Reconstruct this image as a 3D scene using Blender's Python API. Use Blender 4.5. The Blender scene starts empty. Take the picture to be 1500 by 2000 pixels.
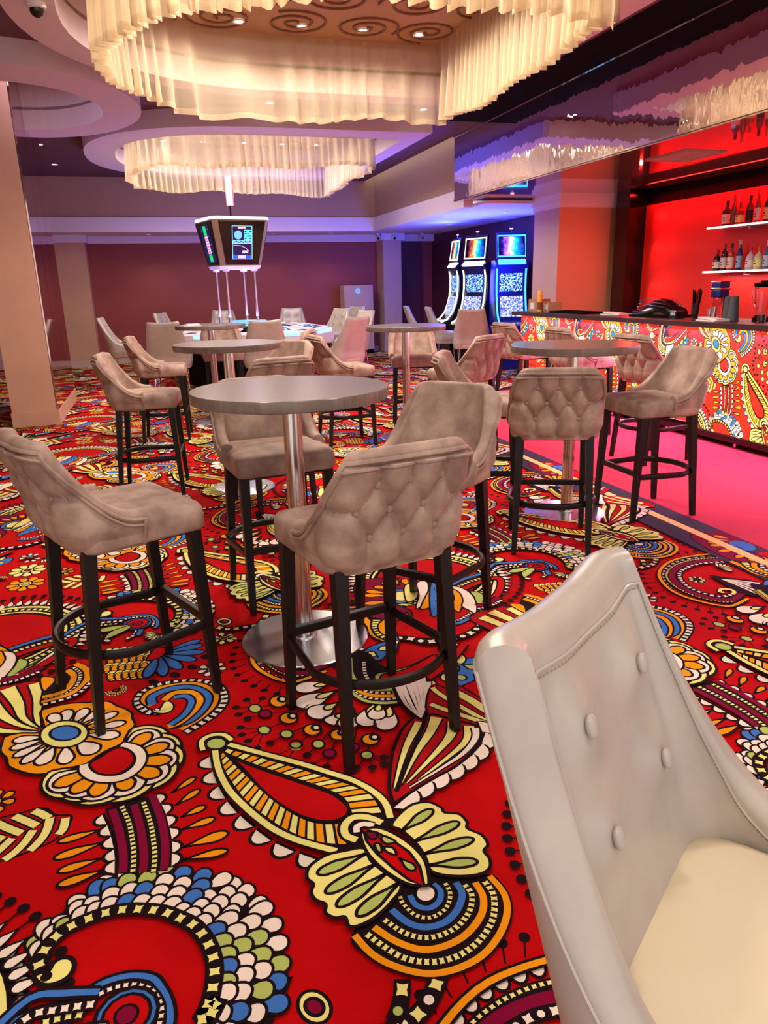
import bpy, bmesh, math, random
from mathutils import Vector, Matrix, Euler
from mathutils.geometry import tessellate_polygon
# ---------------------------------------------------------------- settings and layout
EXPO = 0.5
WORLD_S = .8
STOOLS = [   # x, y, facing, which one
 (.60, 2.21, (-.22, .97), 'nearest velvet bar stool, its button-tufted back turned to us before the front table'),
 (-.20, 2.70, (.415, .18), 'velvet bar stool at the left edge of the picture, side on, facing the front table'),
 (.50, 3.50, (.12, -.99), 'velvet bar stool facing us from behind the front table, its seat half under the tabletop'),
 (1.07, 2.93, (-.42, -.34), 'velvet bar stool right of the front table, smooth inner back showing behind the nearest stool'),
 (2.11, 3.67, (.40, .85), 'velvet bar stool, tufted back to us, in front of the table by the red lane'),
 (2.05, 4.48, (.87, -.48), 'mostly hidden velvet bar stool, facing right toward the table by the red lane'),
 (3.00, 3.99, (-1, 0.02), 'velvet bar stool right of the red-lane table, facing left, feet on the striped border'),
 (3.95, 5.25, (.98, .1), 'velvet bar stool at the bar, nearest of the three drawn up to the glowing counter'),
 (3.98, 6.45, (.98, .05), 'velvet bar stool at the bar, middle one, seen over the tabletop beside the red lane'),
 (3.95, 7.60, (.98, .15), 'velvet bar stool at the bar, farthest one, next to the slot machines'),
 (2.60, 6.10, (-.5, .85), 'velvet bar stool with orange-lit tufted back, right of the far narrow-stemmed table'),
 (2.60, 7.45, (-.25, -.95), 'velvet bar stool behind the far middle table, facing us with its seat beside the pole'),
 (1.72, 6.95, (1, .05), 'velvet bar stool left of the far middle table, side on and facing right'),
 (.92, 6.20, (-.75, -.5), 'velvet bar stool right of the small table behind the front one, smooth inner back showing'),
 (.72, 5.10, (-.25, .95), 'velvet bar stool whose tufted back top just shows over the front tabletop'),
 (-.10, 5.80, (1, -.12), 'velvet bar stool at the left of the middle table row, side on, facing right'),
 (.05, 7.90, (1, -.1), 'darker velvet bar stool at the left, behind the side-on one, tufted outer back showing'),
 (.80, 9.30, (-.05, -1), 'velvet bar stool facing us from behind the farthest left table'),
 (1.35, 8.05, (-.9, .35), 'velvet bar stool by the roulette, only its piped back rim showing above another stool'),
]
CHAIRS = [
 (-.45, 13.0, (1, -.1), 'leather chair farthest left at the roulette, side on against the dark red wall'),
 (.20, 10.6, (.15, 1), 'leather chair left of the roulette with its plain back turned to us'),
 (.45, 14.6, (.8, -.5), 'small distant leather chair seen past the left chairs at the back wall'),
 (1.40, 15.0, (.05, -1), 'distant leather chair behind the roulette screens, left one facing us'),
 (2.62, 14.6, (-.2, -1), 'distant leather chair behind the roulette, right one facing us'),
 (1.42, 10.1, (.05, 1), 'leather chair with two buttons on its brown back, right in front of the roulette'),
 (2.50, 10.1, (-.45, .85), 'leather chair at the right of the roulette, plain back with violet light on its side'),
 (3.12, 12.0, (-.95, -.35), 'leather chair right of the roulette with its buttoned inner back showing'),
 (3.1, 13.5, (-.9, -.5), 'pale leather chair back behind the roulette chairs, left of the close pair'),
 (3.62, 14.3, (-.9, -.5), 'pale leather chair back behind the roulette chairs, right of the close pair'),
 (4.95, 13.6, (1, -.2), 'slim side-on leather chair left of the two by the rear pier'),
 (5.0, 12.55, (1, -.2), 'slim side-on leather chair right of the two by the rear pier, blue light on it'),
 (4.90, 11.2, (.4, .9), 'leather chair with its plain back to us in front of the slot machines'),
]
TABLES = [(.50, 2.92, 'high round table in front, grey oak top on a thick steel column'), (2.50, 4.13, 'high round table beside the red lane, blue and red light on its top'),
 (2.36, 6.98, 'high round table in the middle distance with one slim column'), (.52, 5.62, 'high round table directly behind the front one, violet light on its rim'),
 (.64, 8.75, 'farthest high round table, left of the roulette')]
NEAR = (.677, .535, (.59, -.8))
C = bpy.context.scene.collection
PI = math.pi
scene = bpy.context.scene
# ---------------------------------------------------------------- camera
cd = bpy.data.cameras.new('camera'); cam = bpy.data.objects.new('camera', cd); C.objects.link(cam); scene.camera = cam
cd.sensor_fit = 'VERTICAL'; cd.sensor_height = 36.0; cd.lens = 36*1440/2000; cd.clip_start = .02; cd.clip_end = 200
def _axes(p, ro, ya):
    p, ro, ya = map(math.radians, (p, ro, ya))
    f = Vector((math.sin(ya)*math.cos(p), math.cos(ya)*math.cos(p), -math.sin(p)))
    r = Vector((math.cos(ya), -math.sin(ya), 0)); u = r.cross(f)
    return f, r*math.cos(ro)+u*math.sin(ro), -r*math.sin(ro)+u*math.cos(ro)
_f, _r, _u = _axes(17.1, -1.44, 16.7)
_M = Matrix((_r, _u, -_f)).transposed().to_4x4(); _M.translation = Vector((0, 0, 1.48)); cam.matrix_world = _M
# ---------------------------------------------------------------- exposure, world, large lights
vs = scene.view_settings; vs.view_transform = 'Standard'; vs.look = 'None'; vs.gamma = 1; vs.use_curve_mapping = False; vs.exposure = EXPO
w = bpy.data.worlds.new('world'); scene.world = w; w.use_nodes = True
w.node_tree.nodes['Background'].inputs[0].default_value = (1.0, .90, .88, 1); w.node_tree.nodes['Background'].inputs[1].default_value = WORLD_S
def area(name, loc, size, energy, col, rot=(0, 0, 0), size_y=None, spread=PI):
    l = bpy.data.lights.new(name, 'AREA'); l.energy = energy; l.color = col; l.size = size
    if size_y: l.shape = 'RECTANGLE'; l.size_y = size_y
    l.spread = spread
    o = bpy.data.objects.new(name, l); o.location = loc; o.rotation_euler = rot; C.objects.link(o); return o
def spot(name, loc, energy, col, angle=100, blend=.6, rot=(0, 0, 0), r=.04):
    l = bpy.data.lights.new(name, 'SPOT'); l.energy = energy; l.color = col; l.spot_size = math.radians(angle); l.spot_blend = blend; l.shadow_soft_size = r
    o = bpy.data.objects.new(name, l); o.location = loc; o.rotation_euler = rot; C.objects.link(o); return o
def point(name, loc, energy, col, r=.1):
    l = bpy.data.lights.new(name, 'POINT'); l.energy = energy; l.color = col; l.shadow_soft_size = r
    o = bpy.data.objects.new(name, l); o.location = loc; C.objects.link(o); return o
WARM = (1.0, .86, .73)
for _x in (.75, 1.5, 2.25):
    for _y in (5.2, 6.1, 7.0): spot('chandelier_light', (_x, _y, 3.66), 62, WARM, 165, .3, r=.10)
for _x in (-.9, .6, 2.1):
    for _y in (-.5, 1.6): spot('overhead_fill_light', (_x, _y, 3.45), 56, WARM, 150, .5, r=.12)  # added spots without fixtures, over and behind the camera, to brighten the foreground
for _x in (.8, 1.6, 2.4):
    for _y in (11.1, 11.9, 12.7): spot('chandelier_light', (_x, _y, 3.66), 50, WARM, 165, .3, r=.10)
area('recess_light', (-1.0, 9.0, 3.74), .5, 5, (.95, .75, 1.0), size_y=1.0)
area('bar_red_light', (6.48, 6.3, 2.57), .08, 38, (1, .015, .01), rot=(0, math.radians(12), 0), size_y=5.5)
for _z in (.9, 1.4, 1.9, 2.3): spot('bar_red_light', (6.4, 9.15, _z), 9, (1, .015, .01), 150, .8, rot=(math.radians(-70), 0, math.radians(-20)), r=.02)
area('bar_red_light', (6.5, 9.35, 1.5), 1.9, 22, (1, .04, .02), rot=(math.radians(90), math.radians(90), math.radians(55)), size_y=.05)
area('counter_glow', (4.80, 6.2, 1.035), .08, 165, (1.0, .38, .76), rot=(0, math.radians(24), 0), size_y=6.4)
point('slot_blue_light', (5.4, 13.6, 2.3), 42, (.03, .06, 1), .2)
area('slot_blue_light', (5.3, 12.0, 1.2), .8, 110, (.05, .09, 1), rot=(math.radians(165), 0, 0), size_y=1.0)
area('roulette_blue_light', (2.2, 12.6, 2.56), 1.6, 20, (.34, .24, 1), rot=(math.radians(150), 0, 0), size_y=1.2)
area('roulette_glow', (1.5, 12.35, 1.06), 1.2, 34, (.42, .30, 1), rot=(PI, 0, 0), size_y=1.2)
spot('bar_red_light', (6.1, 8.6, 1.7), 13, (1, .05, .03), 120, .9, rot=(math.radians(88), 0, math.radians(8)), r=.05)  # added spot in mid-air behind the bar, reddens the pier face
# ---------------------------------------------------------------- tagging helpers
def T_(o, label, cat, group=None, kind=None):
    if label: o['label'] = label
    if cat: o['category'] = cat
    if group: o['group'] = group
    if kind: o['kind'] = kind
    return o
def thing(name, label, cat, loc=(0, 0, 0), rz=0, group=None):
    o = bpy.data.objects.new(name, None); o.empty_display_size = .05; C.objects.link(o); o.location = loc; o.rotation_euler = (0, 0, rz)
    return T_(o, label, cat, group)
def obj(name, me, parent=None, smooth=None):
    o = bpy.data.objects.new(name, me); C.objects.link(o)
    if parent: o.parent = parent
    return o
def copy_tree(o, parent=None, keep=True):
    c = o.copy(); C.objects.link(c); c.parent = parent
    for ch in list(o.children): copy_tree(ch, c)
    return c
# ---------------------------------------------------------------- materials
def srgb(r, g, b): return tuple(((x/255)/12.92 if x/255 <= .04045 else ((x/255+.055)/1.055)**2.4) for x in (r, g, b))
def mat(name, col, rough=.6, metal=0., spec=.5, emit=None, es=1., noise=None, bump=None, sheen=0, trans=0, alpha=1, coat=0, aniso=0, nosample=True):
    m = bpy.data.materials.new(name); m.use_nodes = True; nt = m.node_tree; p = nt.nodes['Principled BSDF']; L = nt.links
    c = (*srgb(*col), 1); p.inputs['Base Color'].default_value = c; p.inputs['Roughness'].default_value = rough; p.inputs['Metallic'].default_value = metal
    p.inputs['Specular IOR Level'].default_value = spec
    if sheen: p.inputs['Sheen Weight'].default_value = sheen; p.inputs['Sheen Roughness'].default_value = .4; p.inputs['Sheen Tint'].default_value = c
    if trans: p.inputs['Transmission Weight'].default_value = trans; p.inputs['IOR'].default_value = 1.45
    if coat: p.inputs['Coat Weight'].default_value = coat
    if alpha < 1: p.inputs['Alpha'].default_value = alpha
    if emit: p.inputs['Emission Color'].default_value = (*srgb(*emit), 1); p.inputs['Emission Strength'].default_value = es
    if emit and nosample: m.cycles.emission_sampling = 'NONE'
    if noise:
        sc, col2, lo, hi = noise[:4]
        tc = nt.nodes.new('ShaderNodeTexCoord'); n = nt.nodes.new('ShaderNodeTexNoise'); n.inputs['Scale'].default_value = sc; n.inputs['Detail'].default_value = 5; n.inputs['Roughness'].default_value = .6
        mp = nt.nodes.new('ShaderNodeMapping'); L.new(tc.outputs['Object'], mp.inputs[0]); L.new(mp.outputs[0], n.inputs['Vector'])
        if len(noise) > 4: mp.inputs['Scale'].default_value = noise[4]
        rp = nt.nodes.new('ShaderNodeValToRGB'); rp.color_ramp.elements[0].position = lo; rp.color_ramp.elements[1].position = hi
        rp.color_ramp.elements[0].color = c; rp.color_ramp.elements[1].color = (*srgb(*col2), 1)
        L.new(n.outputs['Fac'], rp.inputs[0]); L.new(rp.outputs[0], p.inputs['Base Color'])
    if bump:
        tc = nt.nodes.new('ShaderNodeTexCoord'); n = nt.nodes.new('ShaderNodeTexNoise'); n.inputs['Scale'].default_value = bump[0]; n.inputs['Detail'].default_value = 3
        b = nt.nodes.new('ShaderNodeBump'); b.inputs['Strength'].default_value = bump[1]; b.inputs['Distance'].default_value = bump[2] if len(bump) > 2 else .01
        mp = nt.nodes.new('ShaderNodeMapping'); L.new(tc.outputs['Object'], mp.inputs[0]); L.new(mp.outputs[0], n.inputs['Vector'])
        if len(bump) > 3: mp.inputs['Scale'].default_value = bump[3]
        L.new(n.outputs['Fac'], b.inputs['Height']); L.new(b.outputs[0], p.inputs['Normal'])
    return m
def emi(name, col, s=1.): return mat(name, (0, 0, 0), .4, emit=col, es=s)
MT = {}
MT['velvet'] = mat('velvet', (134, 108, 96), .72, noise=(8, (184, 158, 142), .34, .68), bump=(90, .15, .002), sheen=.45)
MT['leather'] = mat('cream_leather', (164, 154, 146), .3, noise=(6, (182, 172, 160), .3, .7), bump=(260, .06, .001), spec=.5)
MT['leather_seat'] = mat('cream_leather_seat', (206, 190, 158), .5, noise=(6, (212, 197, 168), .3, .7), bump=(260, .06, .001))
MT['taupe'] = mat('taupe_leather', (150, 128, 108), .42, noise=(6, (160, 138, 116), .3, .7))
MT['stitch'] = mat('seam_thread', (150, 132, 112), .6)
MT['darkwood'] = mat('wenge_wood', (20, 11, 11), .42, noise=(14, (12, 7, 7), .35, .65, (8, 8, 1)), spec=.35)
MT['tabletop'] = mat('grey_oak_laminate', (128, 116, 108), .24, noise=(6, (108, 97, 90), .35, .65, (1, 14, 1)), bump=(30, .05, .001, (1, 12, 1)))
MT['steel'] = mat('brushed_steel', (215, 208, 205), .2, 1.0)
MT['disc'] = mat('turned_steel_disc', (200, 198, 202), .24, 1.0)
MT['ceiling'] = mat('plum_ceiling_paint', (98, 62, 72), .75)
MT['ring'] = mat('lilac_white_plaster', (214, 200, 214), .7)
MT['white'] = mat('white_plaster', (226, 214, 226), .7)
MT['tan'] = mat('taupe_wallpaper', (184, 148, 124), .8, noise=(60, (172, 138, 114), .35, .65))
MT['beige'] = mat('beige_panel', (205, 164, 138), .5, noise=(3, (196, 156, 132), .3, .7))
MT['pier'] = mat('warm_grey_paint', (196, 168, 166), .7)
MT['orange'] = mat('orange_lit_wall', (205, 150, 118), .7)  # orange light on the pier face is put into this base colour
MT['maroon'] = mat('maroon_wall_panel', (146, 64, 62), .55)
MT['plum'] = mat('dark_plum_wall', (84, 36, 52), .6)
MT['redwall'] = mat('red_lacquer', (225, 40, 30), .5)
MT['black'] = mat('black_paint', (10, 9, 10), .9, spec=.1)
MT['blackgloss'] = mat('black_gloss', (12, 10, 14), .12)
MT['mirror'] = mat('wavy_mirror_foil', (225, 215, 222), .015, 1.0, bump=(2.4, .35, .02, (1, 1.6, .8)))
MT['glossceil'] = mat('gloss_stretch_ceiling', (200, 180, 180), .04, .85, bump=(1.2, .12, .01))
MT['pinkmirror'] = mat('pink_tinted_mirror', (214, 176, 168), .05, 1.0, bump=(1.5, .1, .01))
MT['chrome'] = mat('chrome', (220, 220, 225), .08, 1.0)
MT['lens'] = emi('lamp_lens', (255, 240, 225), 14)
MT['whiteplastic'] = mat('white_plastic', (225, 222, 225), .35)
MT['pinkcarpet'] = mat('plain_pink_carpet', (180, 24, 56), .95, noise=(4, (190, 22, 52), .35, .65, (1, 6, 1)))
MT['purple'] = mat('dark_purple_border', (30, 15, 44), .95)
MT['stripe'] = mat('yellow_stripe', (238, 196, 120), .95)
MT['swirl'] = mat('gold_ceiling_paper', (176, 138, 96), .6, noise=(5, (160, 122, 84), .3, .7))
MT['swirlline'] = mat('brown_swirl_relief', (112, 78, 54), .6)
# sheer fabric: part translucent, part see-through
def sheer():
    m = bpy.data.materials.new('cream_organza'); m.use_nodes = True; nt = m.node_tree; nt.nodes.clear(); L = nt.links
    o = nt.nodes.new('ShaderNodeOutputMaterial'); mx = nt.nodes.new('ShaderNodeMixShader'); mx2 = nt.nodes.new('ShaderNodeMixShader')
    t = nt.nodes.new('ShaderNodeBsdfTransparent'); t.inputs[0].default_value = (1, .97, .9, 1); d = nt.nodes.new('ShaderNodeBsdfDiffuse'); tr = nt.nodes.new('ShaderNodeBsdfTranslucent')
    d.inputs[0].default_value = (*srgb(204, 188, 160), 1); tr.inputs[0].default_value = (*srgb(216, 198, 166), 1)
    L.new(d.outputs[0], mx2.inputs[1]); L.new(tr.outputs[0], mx2.inputs[2]); mx2.inputs[0].default_value = .5
    L.new(t.outputs[0], mx.inputs[1]); L.new(mx2.outputs[0], mx.inputs[2])
    # cloth seen edge-on hides more: denser folds
    lw = nt.nodes.new('ShaderNodeLayerWeight'); lw.inputs[0].default_value = .35
    mr = nt.nodes.new('ShaderNodeMapRange'); mr.inputs[3].default_value = .45; mr.inputs[4].default_value = 1.0; L.new(lw.outputs['Facing'], mr.inputs[0]); L.new(mr.outputs[0], mx.inputs[0])
    L.new(mx.outputs[0], o.inputs[0]); return m
MT['sheer'] = sheer()
MT['glass'] = mat('clear_glass', (245, 245, 250), .02, trans=1)
# ---------------------------------------------------------------- mesh helpers
class MB:
    def __init__(s): s.bm = bmesh.new(); s.mi = 0
    def _f(s, fs):
        for f in fs: f.material_index = s.mi
    def box(s, x0, x1, y0, y1, z0, z1, bev=0, seg=2):
        r = bmesh.ops.create_cube(s.bm, size=1); vs = r['verts']
        bmesh.ops.scale(s.bm, vec=(x1-x0, y1-y0, z1-z0), verts=vs); bmesh.ops.translate(s.bm, vec=((x0+x1)/2, (y0+y1)/2, (z0+z1)/2), verts=vs)
        fs = {f for v in vs for f in v.link_faces}; s._f(fs)
        if bev:
            es = list({e for v in vs for e in v.link_edges}); rr = bmesh.ops.bevel(s.bm, geom=es, offset=bev, segments=seg, affect='EDGES', profile=.6); s._f(rr['faces'])
        return s
    def bar(s, a, b, w0, w1=None, d0=None, d1=None, up=(0, 0, 1)):
        """tapered square bar from a to b"""
        a, b = Vector(a), Vector(b); w1 = w1 or w0; d0 = d0 or w0; d1 = d1 or w1
        t = (b-a).normalized(); x = t.cross(Vector(up))
        if x.length < 1e-3: x = Vector((1, 0, 0))
        x.normalize(); x = Vector((1, 0, 0)) if abs(t.z) > .9 else x; y = t.cross(x).normalized(); x = y.cross(t)
        vs = []
        for p, w_, d_ in ((a, w0, d0), (b, w1, d1)):
            for i, j in ((-1, -1), (1, -1), (1, 1), (-1, 1)): vs.append(s.bm.verts.new(p+x*w_/2*i+y*d_/2*j))
        fs = [s.bm.faces.new([vs[i] for i in q]) for q in ((0, 1, 2, 3), (7, 6, 5, 4), (0, 4, 5, 1), (1, 5, 6, 2), (2, 6, 7, 3), (3, 7, 4, 0))]; s._f(fs)
        return s
    def tube(s, pts, r, n=8, closed=False, flat=1.0, up=None):
        pts = [Vector(p) for p in pts]; m = len(pts); rings = []
        prev = None
        for i in range(m):
            a = pts[i-1] if (closed or i > 0) else pts[i]; b = pts[(i+1) % m] if (closed or i < m-1) else pts[i]
            t = (b-a).normalized(); ref = Vector(up) if up else (prev if prev else (Vector((0, 0, 1)) if abs(t.z) < .9 else Vector((1, 0, 0))))
            x = (ref-t*ref.dot(t))
            x = x.normalized() if x.length > 1e-5 else Vector((1, 0, 0)); prev = x; y = t.cross(x)
            rr = r[i] if isinstance(r, (list, tuple)) else r
            rings.append([s.bm.verts.new(pts[i]+x*rr*math.cos(k*2*PI/n)+y*rr*flat*math.sin(k*2*PI/n)) for k in range(n)])
        fs = []
        for i in range(m if closed else m-1):
            A, B = rings[i], rings[(i+1) % m]
            for k in range(n): fs.append(s.bm.faces.new((A[k], A[(k+1) % n], B[(k+1) % n], B[k])))
        if not closed: fs.append(s.bm.faces.new(rings[0][::-1])); fs.append(s.bm.faces.new(rings[-1]))
        s._f(fs); return s
    def lathe(s, prof, c=(0, 0), n=32, z=0, cap=True):
        rings = []
        for r, h in prof:
            rings.append([s.bm.verts.new((c[0]+max(r, 1e-4)*math.cos(k*2*PI/n), c[1]+max(r, 1e-4)*math.sin(k*2*PI/n), z+h)) for k in range(n)])
        fs = []
        for A, B in zip(rings, rings[1:]):
            for k in range(n): fs.append(s.bm.faces.new((A[k], A[(k+1) % n], B[(k+1) % n], B[k])))
        if cap: fs.append(s.bm.faces.new(rings[0][::-1])); fs.append(s.bm.faces.new(rings[-1]))
        s._f(fs); return s
    def ball(s, c, r, sc=(1, 1, 1), n=12):
        rr = bmesh.ops.create_uvsphere(s.bm, u_segments=n, v_segments=max(6, n//2), radius=r); vs = rr['verts']
        bmesh.ops.scale(s.bm, vec=sc, verts=vs); bmesh.ops.translate(s.bm, vec=c, verts=vs); s._f({f for v in vs for f in v.link_faces}); return s
    def poly(s, pts):
        f = s.bm.faces.new([s.bm.verts.new(p) for p in pts]); s._f([f]); return s
    def prism(s, loop, z0, z1, holes=()):
        """vertical prism of a plan outline with holes"""
        loops = [loop]+list(holes); tri = tessellate_polygon([[Vector((x, y, 0)) for x, y in l] for l in loops]); flat = [p for l in loops for p in l]
        lo = [s.bm.verts.new((x, y, z0)) for x, y in flat]; hi = [s.bm.verts.new((x, y, z1)) for x, y in flat]; fs = []
        for t in tri:
            fs.append(s.bm.faces.new([lo[i] for i in t])); fs.append(s.bm.faces.new([hi[i] for i in reversed(t)]))
        k = 0
        for l in loops:
            m = len(l)
            for i in range(m): fs.append(s.bm.faces.new((lo[k+i], lo[k+(i+1) % m], hi[k+(i+1) % m], hi[k+i])))
            k += m
        s._f(fs); return s
    def grid(s, P, closed_u=False):
        nu, nv = len(P), len(P[0]); V = [[s.bm.verts.new(p) for p in row] for row in P]; fs = []
        for i in range(nu if closed_u else nu-1):
            for j in range(nv-1): fs.append(s.bm.faces.new((V[i][j], V[(i+1) % nu][j], V[(i+1) % nu][j+1], V[i][j+1])))
        s._f(fs); return s
    def mesh(s, name, mats, smooth=False, sharp=40, recalc=True):
        if recalc: bmesh.ops.recalc_face_normals(s.bm, faces=s.bm.faces)
        me = bpy.data.meshes.new(name); 
        if smooth:
            for f in s.bm.faces: f.smooth = True
            for e in s.bm.edges:
                if len(e.link_faces) == 2 and e.calc_face_angle(0) > math.radians(sharp): e.smooth = False
        s.bm.to_mesh(me); s.bm.free()
        for m in (mats if isinstance(mats, (list, tuple)) else [mats]): me.materials.append(m)
        return me
def struct(name, mb, m, smooth=False, parent=None):
    o = obj(name, mb.mesh(name, m, smooth), parent)
    if parent is None: o['kind'] = 'structure'
    return o
# ---------------------------------------------------------------- ornamental pattern (carpet and bar front)
CAM_F = 1440.0
def _cam_axes():
    p, ro, ya = map(math.radians, (17.1, -1.44, 16.7))
    f = Vector((math.sin(ya)*math.cos(p), math.cos(ya)*math.cos(p), -math.sin(p)))
    r = Vector((math.cos(ya), -math.sin(ya), 0)); u = r.cross(f)
    return f, r*math.cos(ro)+u*math.sin(ro), -r*math.sin(ro)+u*math.cos(ro)
AX_F, AX_R, AX_U = _cam_axes()
EYE = Vector((0, 0, 1.48))
def floor_pt(px, py):
    """a point of the carpet drawing, measured on the photograph, laid out in metres on the floor"""
    d = AX_F*CAM_F + AX_R*(px-750) - AX_U*(py-1000)
    t = -EYE.z/d.z
    return (EYE.x+d.x*t, EYE.y+d.y*t)
def Q(x0, y0, s, off=(0, 0)):
    def f(pts):
        return [(a+off[0], b+off[1]) for a, b in (floor_pt(x0+x/s, y0+y/s) for x, y in pts)]
    return f
def spl(pts, closed=True, n=4):
    m = len(pts)
    if m < 3: return list(pts)
    out = []
    rng = range(m) if closed else range(m-1)
    for i in rng:
        if closed: p0, p1, p2, p3 = pts[(i-1) % m], pts[i], pts[(i+1) % m], pts[(i+2) % m]
        else: p0, p1, p2, p3 = pts[max(i-1, 0)], pts[i], pts[i+1], pts[min(i+2, m-1)]
        for k in range(n):
            t = k/n
            out.append(tuple(0.5*((2*p1[j])+(-p0[j]+p2[j])*t+(2*p0[j]-5*p1[j]+4*p2[j]-p3[j])*t*t+(-p0[j]+3*p1[j]-3*p2[j]+p3[j])*t**3) for j in (0, 1)))
    if not closed: out.append(tuple(pts[-1]))
    return out
SHAPES = []            # (colour, layer, [polygons])
LW = 0.0085
def emit(col, polys): SHAPES.append((col, polys))
def strip(path, w, closed=False):
    m = len(path); L = []; R = []
    for i in range(m):
        if closed: a, b = path[i-1], path[(i+1) % m]
        else: a, b = path[max(i-1, 0)], path[min(i+1, m-1)]
        dx, dy = b[0]-a[0], b[1]-a[1]; l = math.hypot(dx, dy) or 1
        ww = (w[0]+(w[1]-w[0])*i/(m-1)) if isinstance(w, tuple) else w
        nx, ny = -dy/l*ww/2, dx/l*ww/2
        L.append((path[i][0]+nx, path[i][1]+ny)); R.append((path[i][0]-nx, path[i][1]-ny))
    rng = range(m) if closed else range(m-1)
    return [[R[i], R[(i+1) % m], L[(i+1) % m], L[i]] for i in rng]
def fill(pts, col, smooth=True, lw=LW, n=4):
    p = spl(pts, True, n) if smooth else list(pts)
    emit(col, [p])
    if lw: emit('k', strip(p, lw, True))
def line(pts, col, w, out=LW, smooth=True, n=4):
    p = spl(pts, False, n) if smooth else list(pts)
    if out:
        wb = tuple(x+2*out for x in w) if isinstance(w, tuple) else w+2*out
        emit('k', strip(p, wb))
    emit(col, strip(p, w))
def resample(p, n):
    d = [0]
    for a, b in zip(p, p[1:]): d.append(d[-1]+math.hypot(b[0]-a[0], b[1]-a[1]))
    out = []; j = 0
    for k in range(n):
        t = d[-1]*k/(n-1)
        while j < len(d)-2 and d[j+1] < t: j += 1
        u = (t-d[j])/((d[j+1]-d[j]) or 1)
        out.append((p[j][0]+(p[j+1][0]-p[j][0])*u, p[j][1]+(p[j+1][1]-p[j][1])*u))
    return out
def plen(p): return sum(math.hypot(b[0]-a[0], b[1]-a[1]) for a, b in zip(p, p[1:]))
def beads(pts, w, cols, step=None, duty=.62, bar=.78, smooth=True, bg='k', out=.004, circ=None):
    p = spl(pts, False, 6) if smooth else list(pts)
    emit(bg, strip(p, w+2*out))
    L = plen(p); step = step or w*1.0; n = max(2, int(L/step))
    q = resample(p, n*2+1); polys = {}
    for k in range(n):
        c = q[2*k+1]; a = q[2*k]; b = q[2*k+2]
        dx, dy = b[0]-a[0], b[1]-a[1]; l = math.hypot(dx, dy) or 1
        tx, ty = dx/l, dy/l; h = L/n*duty/2; v = w*bar/2
        col = cols[k % len(cols)]
        if circ and k % 2 == circ-1:
            g = [(c[0]+v*.85*math.cos(t*math.pi/5), c[1]+v*.85*math.sin(t*math.pi/5)) for t in range(10)]
        else:
            g = [(c[0]+tx*h*s-ty*v*u, c[1]+ty*h*s+tx*v*u) for s, u in ((1, 1), (0, .8), (-1, 1), (-.8, 0), (-1, -1), (0, -.8), (1, -1), (.8, 0))]
        polys.setdefault(col, []).append(g)
    for c, g in polys.items(): emit(c, g)
def petal(base, tip, w, col, lw=LW, wide=.66):
    dx, dy = tip[0]-base[0], tip[1]-base[1]; l = math.hypot(dx, dy); tx, ty = dx/l, dy/l
    pr = [(0, .08), (.2, .30), (.42, .72), (wide, 1), (.84, .86), (.95, .52), (1, 0)]
    pts = [(base[0]+tx*l*a-ty*w/2*b, base[1]+ty*l*a+tx*w/2*b) for a, b in pr]
    pts += [(base[0]+tx*l*a+ty*w/2*b, base[1]+ty*l*a-tx*w/2*b) for a, b in reversed(pr[:-1])]
    fill(pts, col, True, lw, 2)
def disc(c, r, col, lw=LW, n=14, ax=1.0):
    fill([(c[0]+r*math.cos(t*2*math.pi/n), c[1]+r*ax*math.sin(t*2*math.pi/n)) for t in range(n)], col, False, lw)
def ell(T, cx, cy, rx, ry, col, lw=LW, n=20, rot=0.):
    c, s = math.cos(rot), math.sin(rot)
    pts = T([(cx+rx*math.cos(t*2*math.pi/n)*c-ry*math.sin(t*2*math.pi/n)*s, cy+rx*math.cos(t*2*math.pi/n)*s+ry*math.sin(t*2*math.pi/n)*c) for t in range(n)])
    fill(pts, col, False, lw)
def scallops(pts, r, col='w', side=1, n=None, lw=LW, depth=1.15, smooth=True):
    p = spl(pts, False, 6) if smooth else list(pts)
    L = plen(p); n = n or max(1, round(L/(2*r*1.12))); q = resample(p, 2*n+1)
    for k in range(n):
        a, c, b = q[2*k], q[2*k+1], q[2*k+2]
        dx, dy = b[0]-a[0], b[1]-a[1]; l = math.hypot(dx, dy) or 1; tx, ty = dx/l, dy/l
        g = []
        for i in range(9):
            t = math.pi*i/8
            g.append((c[0]+tx*r*math.cos(t)-ty*side*r*depth*math.sin(t), c[1]+ty*r*math.cos(t)+tx*side*r*depth*math.sin(t)))
        fill(g, col, False, lw)
def ladder(pa, pb, n, cols, lw=.007):
    a = resample(spl(pa, False, 6), n+1); b = resample(spl(pb, False, 6), n+1)
    emit('k', [[a[i], a[i+1], b[i+1], b[i]] for i in range(n)])
    for i in range(n):
        f = lambda u, v: ((a[i][0]*(1-u)+a[i+1][0]*u)*(1-v)+(b[i][0]*(1-u)+b[i+1][0]*u)*v, (a[i][1]*(1-u)+a[i+1][1]*u)*(1-v)+(b[i][1]*(1-u)+b[i+1][1]*u)*v)
        emit(cols[i % len(cols)], [[f(.14, .1), f(.86, .1), f(.86, .9), f(.14, .9)]])
def stems(c, pts, r, lw=.004):
    for p in pts:
        line([c, p], 'k', lw, 0, False)
        disc(p, r, 'k', 0, 10, .95)
def dots_spikes(center, r, a0, a1, n, dot_r, spike_in, spike_out, spike_w, col='w'):
    for k in range(n):
        t = a0+(a1-a0)*(k+.5)/n; c, s = math.cos(t), math.sin(t)
        P0 = lambda rr: (center[0]+rr*c, center[1]+rr*s)
        petal(P0(spike_out), P0(spike_in), spike_w, col, .006, .75)
        line([P0(spike_out), P0(r)], 'k', .005, 0, False); disc(P0(r), dot_r, 'k', 0, 10)

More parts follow.
